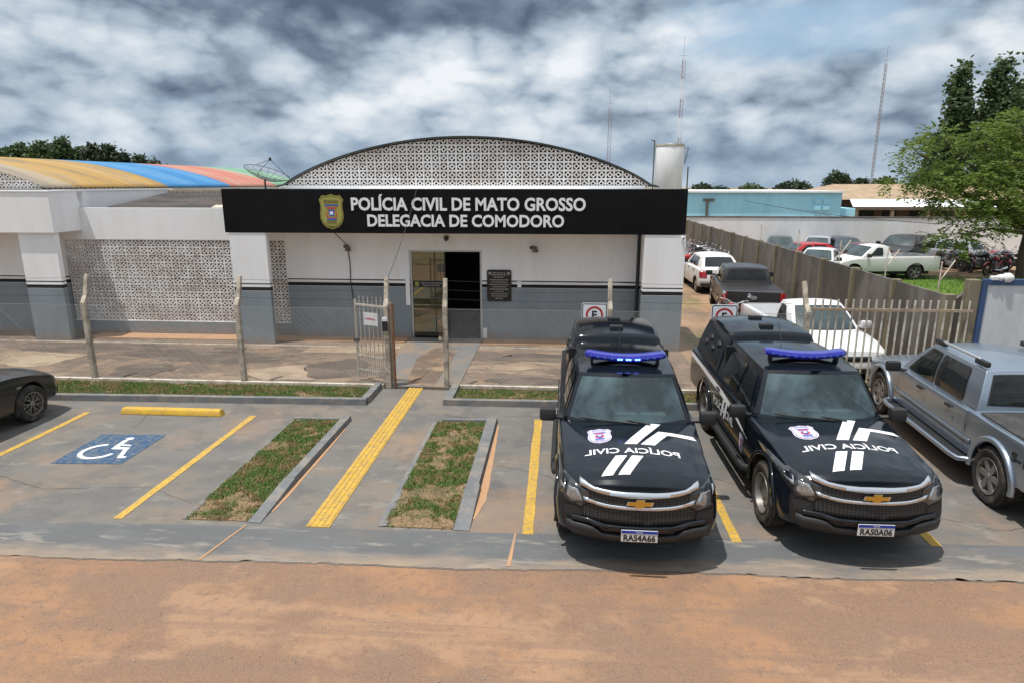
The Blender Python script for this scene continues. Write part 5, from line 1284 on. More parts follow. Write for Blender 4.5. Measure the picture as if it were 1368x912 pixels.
# ------------------------------------------------------------------ left hall: arched coloured roof, canopy beam, pier
an = thing('vaulted_hall', 'white hall with a long vaulted roof in yellow, blue, red and green bands', 'building', (-18.3, YW, 0))
b_ = MB(); b_.box(-34, -12.66, YP - .08, YW - .003, 2.80, 3.80); part(b_, 'canopy_beam', 'wall_plain', an)
b_ = MB(); b_.box(-13.70, -12.72, YP, YP + .15, 0, 2.798, ch=.008); part(b_, 'pier', 'wall', an)
b_ = MB(); b_.box(-34, -13.26, YW, YW + .2, 0, 3.8); b_.box(-12.82, -12.64, YW + .16, 20.9, 0, 3.80); part(b_, 'wall', 'wall', an)
b_ = MB(); b_.box(-23.2, -13.5, YW + .21, 33, 0, 3.86); part(b_, 'hall_wall', 'wall_plain', an)
harc = lambda x, l=0: 3.88 + l + .93 * max(0, 1 - ((x + 18.35) / 5.0) ** 2) ** .9
hx = [-23.35 + 10.0 * i / 48 for i in range(49)]
for y0, y1, m in ((YW - .15, YW + .9, 'roof_verge'), (YW + .9, 21.9, 'roof_yellow'), (21.9, 26.3, 'roof_blue'), (26.3, 30.7, 'roof_red'), (30.7, 34.6, 'roof_green')):
    r_ = MB(); ny = int((y1 - y0) / .03); r_.grid(lambda u, v: (hx[0] + 10.0 * u, y0 + (y1 - .002 - y0) * v, harc(hx[0] + 10.0 * u) + .012 * math.sin(2 * PI * (y0 + (y1 - y0) * v) / .19) + .004 * noise.noise((u * 30, v * 9, y0))), 40, ny)
    part(r_, 'roof_band', m, an, smooth=180, solid=.012)
g_ = MB(); block_screen(g_, -22.9, -13.6, 3.86, 5.1, YW + .03, .045, top=lambda x: harc(x, -.03)); part(g_, 'gable_screen', 'block', an)
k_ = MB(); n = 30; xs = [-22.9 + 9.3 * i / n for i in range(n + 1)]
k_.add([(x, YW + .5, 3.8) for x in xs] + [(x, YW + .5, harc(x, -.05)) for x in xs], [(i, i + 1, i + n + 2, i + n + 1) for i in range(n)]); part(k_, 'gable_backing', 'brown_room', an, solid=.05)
k_ = MB(); k_.box(-34, -12.64, YP - .10, YW + .1, 3.802, 3.835); k_.box(-12.83, -12.62, YW + .101, 20.9, 3.802, 3.835); part(k_, 'coping', 'lime_wall', an)
# ------------------------------------------------------------------ things on the facade
for x, tx in ((-5.54, 'brown wall lamp high on the facade left of the door'), (-.72, 'brown wall lamp high on the facade right of the door')):
    t = thing('wall_lamp', tx, 'lamp', (x, YW, 2.42), 0, 'wall lamps on the facade')
    m = MB(); m.lathe([(0, -.05), (.05, -.05), (.05, -.02), (.02, 0)], 12, axis='Y'); m.tube([(0, -.04, 0), (.06, -.12, .05), (.1, -.14, .02)], .018, 6); m.build('bracket', 'fixture', t, smooth=40)
    m = MB(); m.lathe([(0, .08), (.04, .07), (.055, 0), (.085, -.07), (.07, -.07), (.045, 0)], 14, origin=(.1, -.14, -.03)); m.build('lamp_shade', 'fixture', t, smooth=40)
t = thing('security_camera', 'small dark dome camera above the entrance door', 'camera', (-2.9, YW, 2.66)); m = MB(); m.box(-.06, .06, -.04, 0, -.05, .05, ch=.01); m.build('mount', 'fixture', t)
m = MB(); m.lathe([(0, -.07), (.035, -.055), (.05, -.01), (.05, .02), (0, .03)], 14, origin=(0, -.08, -.02)); m.build('dome', 'plastic', t, smooth=50)
t = thing('security_camera', 'tiny white camera under the right end of the black sign', 'camera', (2.86, YP, 2.76)); m = MB(); m.box(-.03, .03, -.16, -.01, -.03, .03, ch=.008); m.build('housing', 'letter_white', t)
m = MB(); m.lathe([(0, -.005), (.02, -.004), (.022, .01)], 10, origin=(0, -.165, 0), axis='Y'); m.build('lens', 'decal_black', t)
t = thing('plaque', 'dark engraved plaque on the wall right of the entrance', 'plaque', (-1.55, YW, 1.44))
m = MB(); m.prism(rrect(-.315, .315, -.41, .41, .05), lambda a, b: (a, -.03, b), lambda a, b: (a, -.002, b)); m.build('plate', 'plaque', t)
m = MB(); random.seed(3)
for r_, (z, wd) in enumerate(((.33, .17), (.28, .2), (.22, .13), (.15, .24), (.09, .2), (.03, .25), (-.03, .18), (-.09, .24), (-.15, .12), (-.21, .22), (-.27, .2), (-.33, .1))):
    x = -wd
    while x < wd:
        l = random.uniform(.02, .07); m.box(x, min(wd, x + l), -.0335, -.0305, z - .012, z + .012); x += l + .015
for sx in (-.24, .24): m.lathe([(0, -.0335), (.04, -.0335), (.04, -.0305)], 12, origin=(sx, 0, .32), axis='Y')
m.build('lettering', 'plaque_text', t)
def cable(name, label, pts, r, m='dark_wire', sag=0.0):
    P = []
    for a, b in zip(pts, pts[1:]):
        a, b = Vector(a), Vector(b)
        for k in range(12): q = k / 12; P.append(a + (b - a) * q - Vector((0, 0, sag * 4 * q * (1 - q))))
    P.append(Vector(pts[-1])); o = MB().tube(P, r, 5).build(name, m, smooth=60); return tag(o, label, 'cable')
cable('cable', 'loose dark cable hanging down the white wall under the badge', [(-5.62, YP + .3, 2.83), (-5.5, YW - .02, 2.45), (-5.45, YW - .015, 2.0), (-5.46, YW - .015, 1.5), (-5.40, YW - .015, .9)], .012)
cable('cable', 'thin wire slanting from the black sign down to the gate post', [(-3.42, YP - .05, 3.86), (-3.40, 12.5, 2.12)], .007, sag=.12)
# ------------------------------------------------------------------ chain-link fences with concrete posts
def fence_post(parent, x, y, lean=(0, .22)):
    m = MB(); m.tube([(x, y, -.02), (x, y, 1.66), (x + lean[0] * .4, y + lean[1] * .45, 1.78), (x + lean[0], y + lean[1], 2.2)], [.072, .066, .062, .055], 4)
    a = m.build('post', 'post_concrete', parent, bevel=.012); return a
def chain_link(parent, x0, x1, y0, y1, z0=.08, z1=1.62):
    m = MB(); L = x1 - x0; c = .062; n = int(L / c); h = z1 - z0; r = .0024
    def seg(xa, za, xb, zb, off):
        ya = y0 + (y1 - y0) * (xa - x0) / L + off; yb = y0 + (y1 - y0) * (xb - x0) / L + off
        m.tube([(xa, ya, za), (xb, yb, zb)], r, 3, caps=False)
    k = -int(h / c)
    while k < n:
        for sg in (1, -1):
            a = x0 + k * c if sg == 1 else x0 + k * c + h; b = a + sg * h; za, zb = z0, z1
            xa, xb = (a, b) if a < b else (b, a); zza, zzb = (za, zb) if sg == 1 else (zb, za)
            ca, cb = max(xa, x0), min(xb, x1)
            if cb - ca > .02:
                f = lambda x: zza + (zzb - zza) * (x - xa) / (xb - xa)
                seg(ca, f(ca), cb, f(cb), .003 * sg)
        k += 1
    m.build('mesh', 'wire', parent, recalc=False)
    w_ = MB()
    for z in (z0 + .02, .85, z1 - .01): w_.tube([(x0, y0, z), (x1, y1, z)], .0035, 4)
    w_.build('line_wire', 'wire', parent)
    b_ = MB()
    for z, dy in ((1.80, .06), (1.97, .12), (2.14, .19)):
        pts = []; n2 = int(L / .25)
        for i in range(n2 + 1): q = i / n2; pts.append((x0 + L * q, y0 + (y1 - y0) * q + dy, z - .03 * math.sin(PI * ((q * L / 3.2) % 1))))
        b_.tube(pts, .0035, 4)
    b_.build('barbed_wire', 'dark_wire', parent)
def footing(parent, x0, x1, y0, y1):
    m = MB(); m.box(x0, x1, y0 - .06, y0 + .07, -.03, .085, ch=.01); m.build('footing', 'cream', parent)
fa = thing('chain_link_fence', 'chain-link fence on bent concrete posts left of the open gate', 'fence')
for x in (-16.05, -12.85, -9.63, -6.41): fence_post(fa, x, 12.36)
chain_link(fa, -16.05, -3.42, 12.36, 12.36); footing(fa, -16.5, -3.5, 12.36, 12.36)
gp = fence_post(fa, -3.40, 12.40, (-.02, .22))
ib = MB(); ib.box(-3.47, -3.36, 12.31, 12.335, 1.17, 1.37, ch=.006); ib.build('intercom', 'plastic', fa); ib = MB(); ib.box(-3.465, -3.365, 12.30, 12.334, 1.372, 1.45, ch=.004); ib.build('junction_box', 'paper', fa)
ib = MB(); ib.tube([(-3.27, 12.38, 0), (-3.27, 12.38, 1.72)], .03, 6); ib.build('steel_post', 'rust', fa)
fb = thing('chain_link_fence', 'chain-link fence on concrete posts between the entrance path and the side driveway', 'fence')
for x, le in ((-2.23, (0, .12)), (.98, (0, .22)), (4.68, (-.05, .22))): fence_post(fb, x, 12.42, le)
chain_link(fb, -2.2, 4.66, 12.42, 12.42); footing(fb, -2.12, 4.6, 12.42, 12.42)
# ------------------------------------------------------------------ pedestrian gate, swung open
gt = thing('pedestrian_gate', 'open rusty cream steel bar gate with a paper notice', 'gate', (-3.33, 12.44, 0), R(180 - 23))
m = MB()
m.tube([(0, 0, .08), (0, 0, 1.72)], .022, 6); m.tube([(.88, 0, .10), (.88, 0, 1.72)], .024, 6)
for z in (.26, .56, 1.62): m.box(0, .88, -.014, .014, z - .02, z + .02)
m.build('frame', 'steel_paint', gt, smooth=40)
m = MB()
for k in range(1, 8):
    m.tube([(.11 * k, .0, .14), (.11 * k, 0, 1.80)], .010, 6)
    if k < 8: m.tube([(.11 * k - .055, 0, .16), (.11 * k - .055, 0, .70)], .009, 5)
m.tube([(.88 - .055, 0, .16), (.88 - .055, 0, .70)], .009, 5)
m.build('bars', 'steel_paint', gt, smooth=50)
m = MB(); m.box(.83, .95, -.03, .03, .84, .92, ch=.008); m.build('lock', 'plastic', gt)
nt_ = thing('paper_notice', 'white paper notice with pink printing tied to the open gate', 'notice', (-3.33, 12.44, 0), R(180 - 23))
m = MB(); m.box(.30, .66, .024, .027, 1.22, 1.48); m.build('sheet', 'paper', nt_)
m = MB(); m.add([(.34, .0285, 1.34), (.42, .0285, 1.365), (.5, .0285, 1.375), (.62, .0285, 1.36), (.63, .0285, 1.335), (.5, .0285, 1.33), (.4, .0285, 1.325)], [tuple(range(7))]); m.build('print', 'pink', nt_)
pd = thing('padlock_chain', 'rusty chain with padlock hung round the right gate post', 'chain', (-2.30, 12.38, 1.38))
m = MB()
for k in range(9):
    q = k * .7; m.tube([(.05 * math.cos(q + a) * .5 - .02 + .01 * k * (k % 2), -.03 + .02 * math.sin(q + a), -.035 * k + .05 * math.sin(a) * .5) for a in [2 * PI * i / 8 for i in range(9)]], .006, 4, caps=False)
m.build('links', 'rust', pd); m = MB(); m.box(-.05, .01, -.05, -.02, -.38, -.31, ch=.008); m.build('padlock', 'cream', pd)
# ------------------------------------------------------------------ driveway gate of steel pickets, sheet gate, precast wall
M['gate_rail'] = mat('gate_rail', (.36, .28, .2), .7, var=.2, vscale=6, dirt=(.22, .13, .08), dirt_amt=.7, dirt_scale=6)
dg_ = thing('picket_gate', 'cream steel picket gate across the driveway behind the police pickups', 'gate', (4.8, 12.62, 0))
m = MB(); L = 2.92
for z in (.25, 1.68): m.box(0, L, -.062, -.034, z - .024, z + .024)
m.build('rails', 'gate_rail', dg_)
m = MB()
for k in range(21): x = .06 + k * (L - .12) / 20; m.box(x - .017, x + .017, -.032, -.016, .12, 1.87, ch=.006)
m.build('pickets', 'steel_paint', dg_)
pw_ = thing('precast_wall', 'stained grey precast concrete wall running back along the side yard', 'wall', (7.5, 12.8, 0))
py = [13.0 + 2.05 * k for k in range(15)]
for a, b in zip(py, py[1:]):
    m = MB()
    m.box(7.47, 7.53, a + .075, b - .075, -.35, 1.9, ch=.008); part(m, 'panel', 'precast', pw_)
for y in py:
    m = MB(); m.box(7.40, 7.60, y - .07, y + .07, -.03, 1.93, ch=.012); part(m, 'post', 'precast_post', pw_)
m = MB(); m.add([(7.58, 12.98, -.35), (9.0, 14.75, -.35), (9.0, 14.75, 1.9), (7.58, 12.98, 1.86)], [(0, 1, 2, 3)]); part(m, 'panel', 'precast', pw_, solid=.06)
m = MB(); m.box(7.62, 7.83, 12.62, 12.80, -.03, 2.26, ch=.012); part(m, 'gate_pier', 'precast_post', pw_)
for k, y in enumerate((13.5, 15.7, 18.3, 21.5, 25.5)):
    m = MB(); m.tube([(7.56, y, 1.88), (7.56, y, 2.5 + .1 * (k % 2))], .014, 6); m.tube([(7.56, y, 2.1), (7.83, y + .05, 2.52)], .012, 6); part(m, 'wire_arm', 'cream', pw_)
sgt = thing('sheet_gate', 'white sheet metal gate in a dark blue frame beside the picket gate', 'gate', (7.84, 12.62, 0))
m = MB(); m.box(0, .085, -.04, .04, .1, 2.28, ch=.006); m.box(.0855, 4.2, -.04, .04, 2.17, 2.28, ch=.006); m.box(.0855, 4.2, -.04, .04, .1, .2, ch=.006); m.build('frame', 'frame_blue', sgt)
m = MB(); m.box(.0855, 4.2, -.015, .015, .2, 2.17); m.build('panel', 'panel_white', sgt)
sl_ = thing('gate_light', 'white plastic lamp lying on the blue top rail of the sheet gate', 'lamp', (8.2, 12.60, 2.31))
m = MB(); m.lathe([(0, -.14), (.05, -.13), (.065, -.06), (.03, -.03), (.085, .0), (.09, .08), (.05, .14), (0, .15)], 14, axis='X'); m.build('body', 'paper', sl_, smooth=50)
m = MB(); m.box(-.24, -.13, -.05, .05, -.045, .03, ch=.015); m.build('arm', 'paper', sl_)
# ------------------------------------------------------------------ parking signs
def parking_sign(x, label):
    t = thing('parking_sign', label, 'sign', (x, 11.92, 0), 0, 'parking signs in the turf strip')
    m = MB(); m.tube([(0, .03, 0), (0, .03, 1.85)], .022, 8); m.build('pole', 'alu', t, smooth=50)
    m = MB(); m.prism(rrect(-.235, .235, 1.33, 1.86, .03), lambda a, b: (a, -.006, b), lambda a, b: (a, .006, b)); b = m.build('plate', 'letter_white', t)
    m = MB(); n = 4
    def ring_(o_, i_, y):
        k = len(o_); m.add([(a, y, z) for a, z in o_] + [(a, y, z) for a, z in i_], [(q, (q + 1) % k, (q + 1) % k + k, q + k) for q in range(k)])
    ring_(rrect(-.225, .225, 1.34, 1.85, .028), rrect(-.21, .21, 1.355, 1.835, .02), -.0075); m.build('border', 'decal_black', t)
    m = MB(); ring_(disc(0, 1.64, .16, .16, 32), disc(0, 1.64, .122, .122, 32), -.008); m.build('red_ring', 'sign_red', t)
    vs, fs = text_mesh('E', None, .15, .03); m = MB(); m.add([(a, -.0085, 1.64 + b2) for a, b2, c in vs], fs); m.build('letter', 'decal_black', t)
parking_sign(.655, 'white parking sign behind the pickup with the lit light bar'); parking_sign(3.01, 'white parking sign behind the pickup parked next to the silver one')
# ------------------------------------------------------------------ beyond the wall
fw_ = thing('boundary_wall', 'long weathered white wall at the far end of the neighbouring yard', 'wall', (7.7, 40, 0))
m = MB(); m.box(7.0, 60, 40, 40.2, -.35, 2.05); part(m, 'wall', 'lime_wall', fw_)
m = MB(); m.box(7.0, 60, 39.97, 40.23, 2.052, 2.12); part(m, 'coping', 'precast', fw_)
bl = thing('blue_building', 'low flat-roofed light blue building behind the white wall', 'building', (11, 44, 0))
m = MB(); m.box(6.9, 17.9, 44, 54, 0, 3.42); m.box(17.905, 18.9, 44.2, 52, 0, 2.45); part(m, 'wall', 'sky_blue_wall', bl)
m = MB(); m.box(6.7, 18.0, 43.8, 54.2, 3.425, 3.53); part(m, 'roof', 'lime_wall', bl)
for x in (16.2, 16.75):
    for z in (2.35, 2.75):
        m = MB(); m.box(x, x + .42, 43.9, 43.995, z, z + .25); part(m, 'window', 'dark_room', bl) if False else part(m, 'vent_grille', 'sky_blue_wall', bl)
m = MB(); m.box(9.4, 9.55, 43.9, 43.998, 1.5, 2.9); m.box(9.2, 9.9, 43.9, 43.997, 2.9, 3.05); part(m, 'pipe', 'precast', bl)
hs = thing('brown_house', 'brown house with a tan roof and a pale porch roof behind the white wall', 'building', (25, 52, 0))
m = MB(); m.box(20.5, 36, 52, 60, 0, 2.75); part(m, 'wall', 'brown_wall', hs)
m = MB(); m.add([(18.9, 50.5, 2.85), (37.5, 50.5, 2.85), (37.5, 61.5, 2.85), (18.9, 61.5, 2.85), (22, 56, 3.95), (34, 56, 3.95)], [(0, 1, 5, 4), (1, 2, 5), (2, 3, 4, 5), (3, 0, 4), (0, 3, 2, 1)]); part(m, 'roof', 'tan_roof', hs)
m = MB(); m.add([(20.2, 47.6, 2.42), (30, 47.6, 2.42), (29.2, 51.3, 2.98), (21.4, 51.3, 2.98)], [(0, 1, 2, 3)]); part(m, 'porch_roof', 'lime_wall', hs, solid=.06)
m = MB(); m.box(20.2, 30, 47.55, 47.62, 2.22, 2.44); part(m, 'porch_beam', 'brown_wall', hs)
for x in (20.5, 22.9, 25.3, 27.7, 29.7):
    m = MB(); m.box(x - .1, x + .1, 47.65, 47.85, 0, 2.22); part(m, 'porch_post', 'tan_roof', hs)
for x in (21.2, 22.6, 24.2, 26.2, 28.2):
    m = MB(); m.box(x, x + 1.0, 51.93, 51.998, .9, 2.2); part(m, 'window', 'dark_room', hs)
# water tower
tw = thing('water_tower', 'white cylindrical water tank on a column behind the station roof', 'water tank', (5.02, 32, 0))
m = MB(); m.lathe([(0, 3.72), (.6, 3.72), (.64, 3.78), (.64, 5.70), (.62, 5.76), (0, 5.82)], 28); m.build('tank', 'tank_white', tw, smooth=40)
m = MB(); m.lathe([(.655, 5.66), (.665, 5.72), (.655, 5.77), (.63, 5.77)], 28); m.build('rim', 'steel_paint', tw, smooth=40)
m = MB(); m.lathe([(.32, 0), (.32, 3.5), (.5, 3.72)], 18); m.build('column', 'tank_white', tw, smooth=40)
m = MB(); m.tube([(-.72, 0, 0), (-.72, 0, 5.95)], .03, 6); m.tube([(-.72, 0, 5.93), (-.86, 0, 5.95)], .03, 6); m.tube([(.70, 0, 4.9), (.84, .0, 5.6), (.66, 0, 5.6)], .02, 5); m.tube([(.88, 0, 0), (.88, 0, 4.75)], .03, 6); m.build('pipe', 'fixture', tw, smooth=40)
# lattice masts
def mast(label, x, y, top, n_seg, wide, colours, guys=True):
    t = thing('radio_mast', label, 'mast', (x, y, 0)); seg = top / n_seg; r = .02 * y / 60
    if True:
        m = MB()
        for s in range(n_seg):
            ci = s % len(colours)
            z0, z1 = s * seg, (s + 1) * seg
            legs = [(wide * math.cos(a), wide * math.sin(a)) for a in (0, 2.094, 4.189)]
            for lx, ly in legs: m.tube([(lx, ly, z0), (lx, ly, z1)], r, 4, mi=ci)
            for q in range(4):
                za = z0 + seg * q / 4; zb = z0 + seg * (q + 1) / 4
                for i in range(3): m.tube([legs[i] + (za,), legs[(i + 1) % 3] + (zb,)], r * .5, 3, caps=False, mi=ci)
        m.build('lattice', colours, t)
    m = MB(); m.tube([(0, 0, top), (0, 0, top + 1.8)], r * .8, 4); m.tube([(-.35, 0, top + .3), (.35, 0, top + .3)], r * .6, 4); m.build('antenna', 'mast_grey', t)
    return t
mast('double thin radio mast just behind the right slope of the arched gable', 4.1, 60, 10.4, 6, .17, ['mast_grey', 'mast_red'])
mast('tall red and white radio mast rising behind the white water tank', 10.15, 60, 14.2, 9, .16, ['mast_red', 'letter_white'])
mast('slim distant radio mast standing alone above the brown house', 35.6, 80, 16.9, 9, .13, ['mast_grey', 'mast_red'])
# satellite dish
ds = thing('satellite_dish', 'wire mesh satellite dish on the roof left of the arched gable', 'satellite dish', (-9.42, 20.74, 3.79))
Q = Matrix.Rotation(R(20), 4, 'Y') @ Matrix.Rotation(R(6), 4, 'X')
def dp_(r, a): r *= .88; return tuple(Q @ Vector((r * math.cos(a), r * math.sin(a), .30 * r * r / .64 + .12)) + Vector((0, 0, .22)))
m = MB()
for k in range(16): m.tube([dp_(.8 * i / 8, 2 * PI * k / 16) for i in range(9)], .006, 4, caps=False)
for r in (.2, .4, .6, .8): m.tube([dp_(r, 2 * PI * i / 32) for i in range(33)], .009 if r == .8 else .004, 4, caps=False)
m.build('ribs', 'dark_wire', ds)
m = MB()
for k in range(48): m.tube([dp_(.05 + .75 * i / 6, 2 * PI * k / 48) for i in range(7)], .0014, 3, caps=False)
for k in range(24): m.tube([dp_(.06 + .74 * k / 24, 2 * PI * i / 40) for i in range(41)], .0014, 3, caps=False)
m.build('mesh', 'wire', ds)
m = MB(); fp = tuple(Q @ Vector((0, 0, .78)) + Vector((0, 0, .22)))
for a in (.5, 2.6, 4.7): m.tube([dp_(.78, a), fp], .008, 4)
m.lathe([(0, -.05), (.04, -.04), (.04, .05), (0, .06)], 10, origin=fp); m.build('feed', 'dark_wire', ds)
m = MB(); m.tube([(0, 0, 0), (0, 0, .3), tuple(Q @ Vector((0, 0, .14)) + Vector((0, 0, .22)))], .03, 6); m.build('mast', 'dark_wire', ds)
cable('cable', 'black overhead cable crossing in front of the white boundary wall', [(10.5, 39, 3.05), (16.2, 26, 2.45), (20.5, 18, 2.3)], .014, sag=.25)
# ------------------------------------------------------------------ vehicles in their places
PG = 'black police pickups parked in front of the station'
police_pickup('black police pickup with its blue roof bar lit, parked nearest the entrance path', (.86, 6.14, 0), R(-.6), 'RAS4A66', PG)
police_pickup('black police pickup with its blue roof bar unlit, parked beside the silver pickup', (3.33, 6.44, 0), R(.6), 'RAS0A06', PG)
sr, sb = make_vehicle('pickup_truck', silver_spec(), 'silver double cab pickup with roof rails and a dark bed cover', 'pickup truck', (6.68, 12.42, 0), PI - R(4.2))
for s in (-1, 1):
    m = MB(); m.tube([(s * .60, 2.2, 1.60), (s * .61, 2.32, 1.645), (s * .61, 3.3, 1.645), (s * .60, 3.42, 1.60)], .022, 6); m.build('roof_rail', 'alu', sr, smooth=50)
    for y in (2.22, 3.38):
        m = MB(); m.box(s * .605 - .035, s * .605 + .035, y - .15, y + .15, 1.575, 1.655, ch=.025); m.build('rail_foot', 'plastic', sr, smooth=50)
    m = MB(); m.box(s * .76 - .02 if s > 0 else -.98, .98 if s > 0 else -.74, 1.36, 3.86, .36, .40, ch=.012); m.build('step_board', 'plastic', sr)
    m = MB(); m.tube([(s * .80, 1.30, .41), (s * .97, 1.38, .39), (s * .99, 1.55, .385), (s * .99, 3.7, .385), (s * .97, 3.86, .39), (s * .80, 3.93, .41)], .036, 8); m.build('step_rail', 'car_silver', sr, smooth=50)
for sd, s in (('right', 1), ('left', -1)):
    vs, fs = text_mesh('S-10', .46, .12, .03); project(sb, [(4.98 + s * x, .82 + z) for x, z, q in vs], sd, .006, .2, faces=fs).build('bed_lettering', 'decal_black', sr)
gs = generic('sedan', 'car_graphite', wstyle='mesh', spokes=7, rim='rim_silver', r=.325, ra=.385, tw=.21, track=.72, mirror=None, tread=False)
cl, cb_ = make_vehicle('parked_car', gs, 'dark graphite car with spoked alloy wheels cut off by the left edge', 'car', (-9.80, 10.84, 0), PI - R(2))
m = MB(); h = cb_.ray_cast(Vector((-5, 1.02, .68)), Vector((1, 0, 0)))[0]; m.box(h.x - .012, h.x + .01, .98, 1.06, .665, .695, ch=.006); m.build('side_repeater', 'lamp_clear', cl)
# impounded vehicles in the side yard
make_vehicle('pickup_truck', generic('compact', 'car_white', mirror_m='car_white', rim='rim_dark'), 'white compact pickup facing the picket gate in the side yard', 'pickup truck', (5.82, 12.95, 0), R(3))
bp, bb_ = make_vehicle('pickup_truck', generic('double', 'car_dullblack', bed=None), 'dull black double cab pickup seen from behind in the side yard', 'pickup truck', (6.1, 23.2, 0), PI - R(8))
bp.scale = (.95, .9, .95)
m = MB(); m.add([(x * .22, 5.27, .93 + z * .12) for x, z in disc(0, 0, .5, .5)], [tuple(range(18))]); m.build('tailgate_emblem', 'chrome', bp)
make_vehicle('hatchback', generic('hatch', 'car_oldwhite'), 'old white hatchback seen from behind beside the row of motorcycles', 'car', (5.85, 28.1, 0), PI + R(1))
# vehicles beyond the wall
BG = 'vehicles in the neighbouring yard'
for nm, kind, pt, lb, ct, loc, rz in (
    ('pickup_truck', 'single', 'car_oldwhite', 'old white single cab pickup standing side-on at the edge of the lawn', 'pickup truck', (12.35, 31.2, NZ), R(-82)),
    ('hatchback', 'hatch', 'car_red', 'bright red hatchback just showing over the precast wall', 'car', (10.3, 34.0, NZ), R(-80)),
    ('parked_car', 'sedan', 'car_green', 'dark green car at the left end of the row along the white wall', 'car', (11.9, 36.6, NZ), R(-18)),
    ('parked_car', 'sedan', 'car_grey', 'silver sedan in the row between the dark green car and the dark blue car', 'car', (13.6, 36.6, NZ), R(-30)),
    ('parked_car', 'sedan', 'car_maroon', 'maroon sedan parked behind the old white pickup', 'car', (13.0, 33.6, NZ), R(-76)),
    ('parked_car', 'wagon', 'car_dkblue', 'dark blue car facing the camera behind the maroon sedan', 'car', (15.5, 35.8, NZ), R(-10)),
    ('pickup_truck', 'double', 'car_dullblack', 'black double cab pickup by the white wall left of the grey wagon', 'pickup truck', (17.0, 35.4, NZ), R(-45)),
    ('station_wagon', 'wagon', 'car_grey', 'grey station wagon by the white wall near the heap of motorcycles', 'car', (19.2, 38.6, NZ), R(215)),
    ('parked_car', 'sedan', 'car_white', 'white car almost hidden by the precast wall left of the old white pickup', 'car', (11.0, 29.5, NZ), R(-30))):
    make_vehicle(nm, generic(kind, pt), lb, ct, loc, rz, BG, detail=False)
# motorcycles
tanks = ['car_red', 'car_dullblack', 'car_dkblue', 'car_maroon', 'car_dullblack', 'car_grey']
protos = {}
def bike(i, label, loc, rz, group):
    tk = tanks[i % len(tanks)]
    if tk not in protos:
        protos[tk] = make_motorcycle('motorcycle', label, tk, loc, rz, group); o = protos[tk]
    else:
        o = copy_tree(protos[tk])
    o.location = loc; o.rotation_euler = (0, R(7) * (1 if i % 2 else .8), rz); o['label'] = label; o['group'] = group
random.seed(11)
for i in range(11):
    bike(i, 'motorcycle in the long jammed row behind the old white hatchback', (5.75 + .1 * (i % 2) + random.uniform(-.1, .1) + .1 * i, 29.6 + .62 * i, .012), R(-62) + random.uniform(-.2, .2), 'motorcycles along the precast wall')
for i in range(7):
    bike(i + 4, 'motorcycle in the second row between the jammed row and the precast wall', (7.0 + random.uniform(-.1, .1), 28.9 + .75 * i, .012), R(-25) + random.uniform(-.25, .25), 'motorcycles along the precast wall')
for i in range(12):
    bike(i + 2, 'motorcycle in the heap under the big tree beyond the wall', (19.6 + .66 * (i % 6) + random.uniform(-.15, .15), 34.4 + 1.3 * (i // 6) + random.uniform(-.2, .2), NZ), R(10) + random.uniform(-.6, .6), 'motorcycles under the big tree')
bike(0, 'red motorcycle lying nearest, apart from the heap under the tree', (20.9, 33.0, NZ), R(-60), 'motorcycles under the big tree')
bike(6, 'red motorcycle standing alone behind the dull black pickup', (4.5, 17.5, .012), R(-4), 'motorcycles along the precast wall')
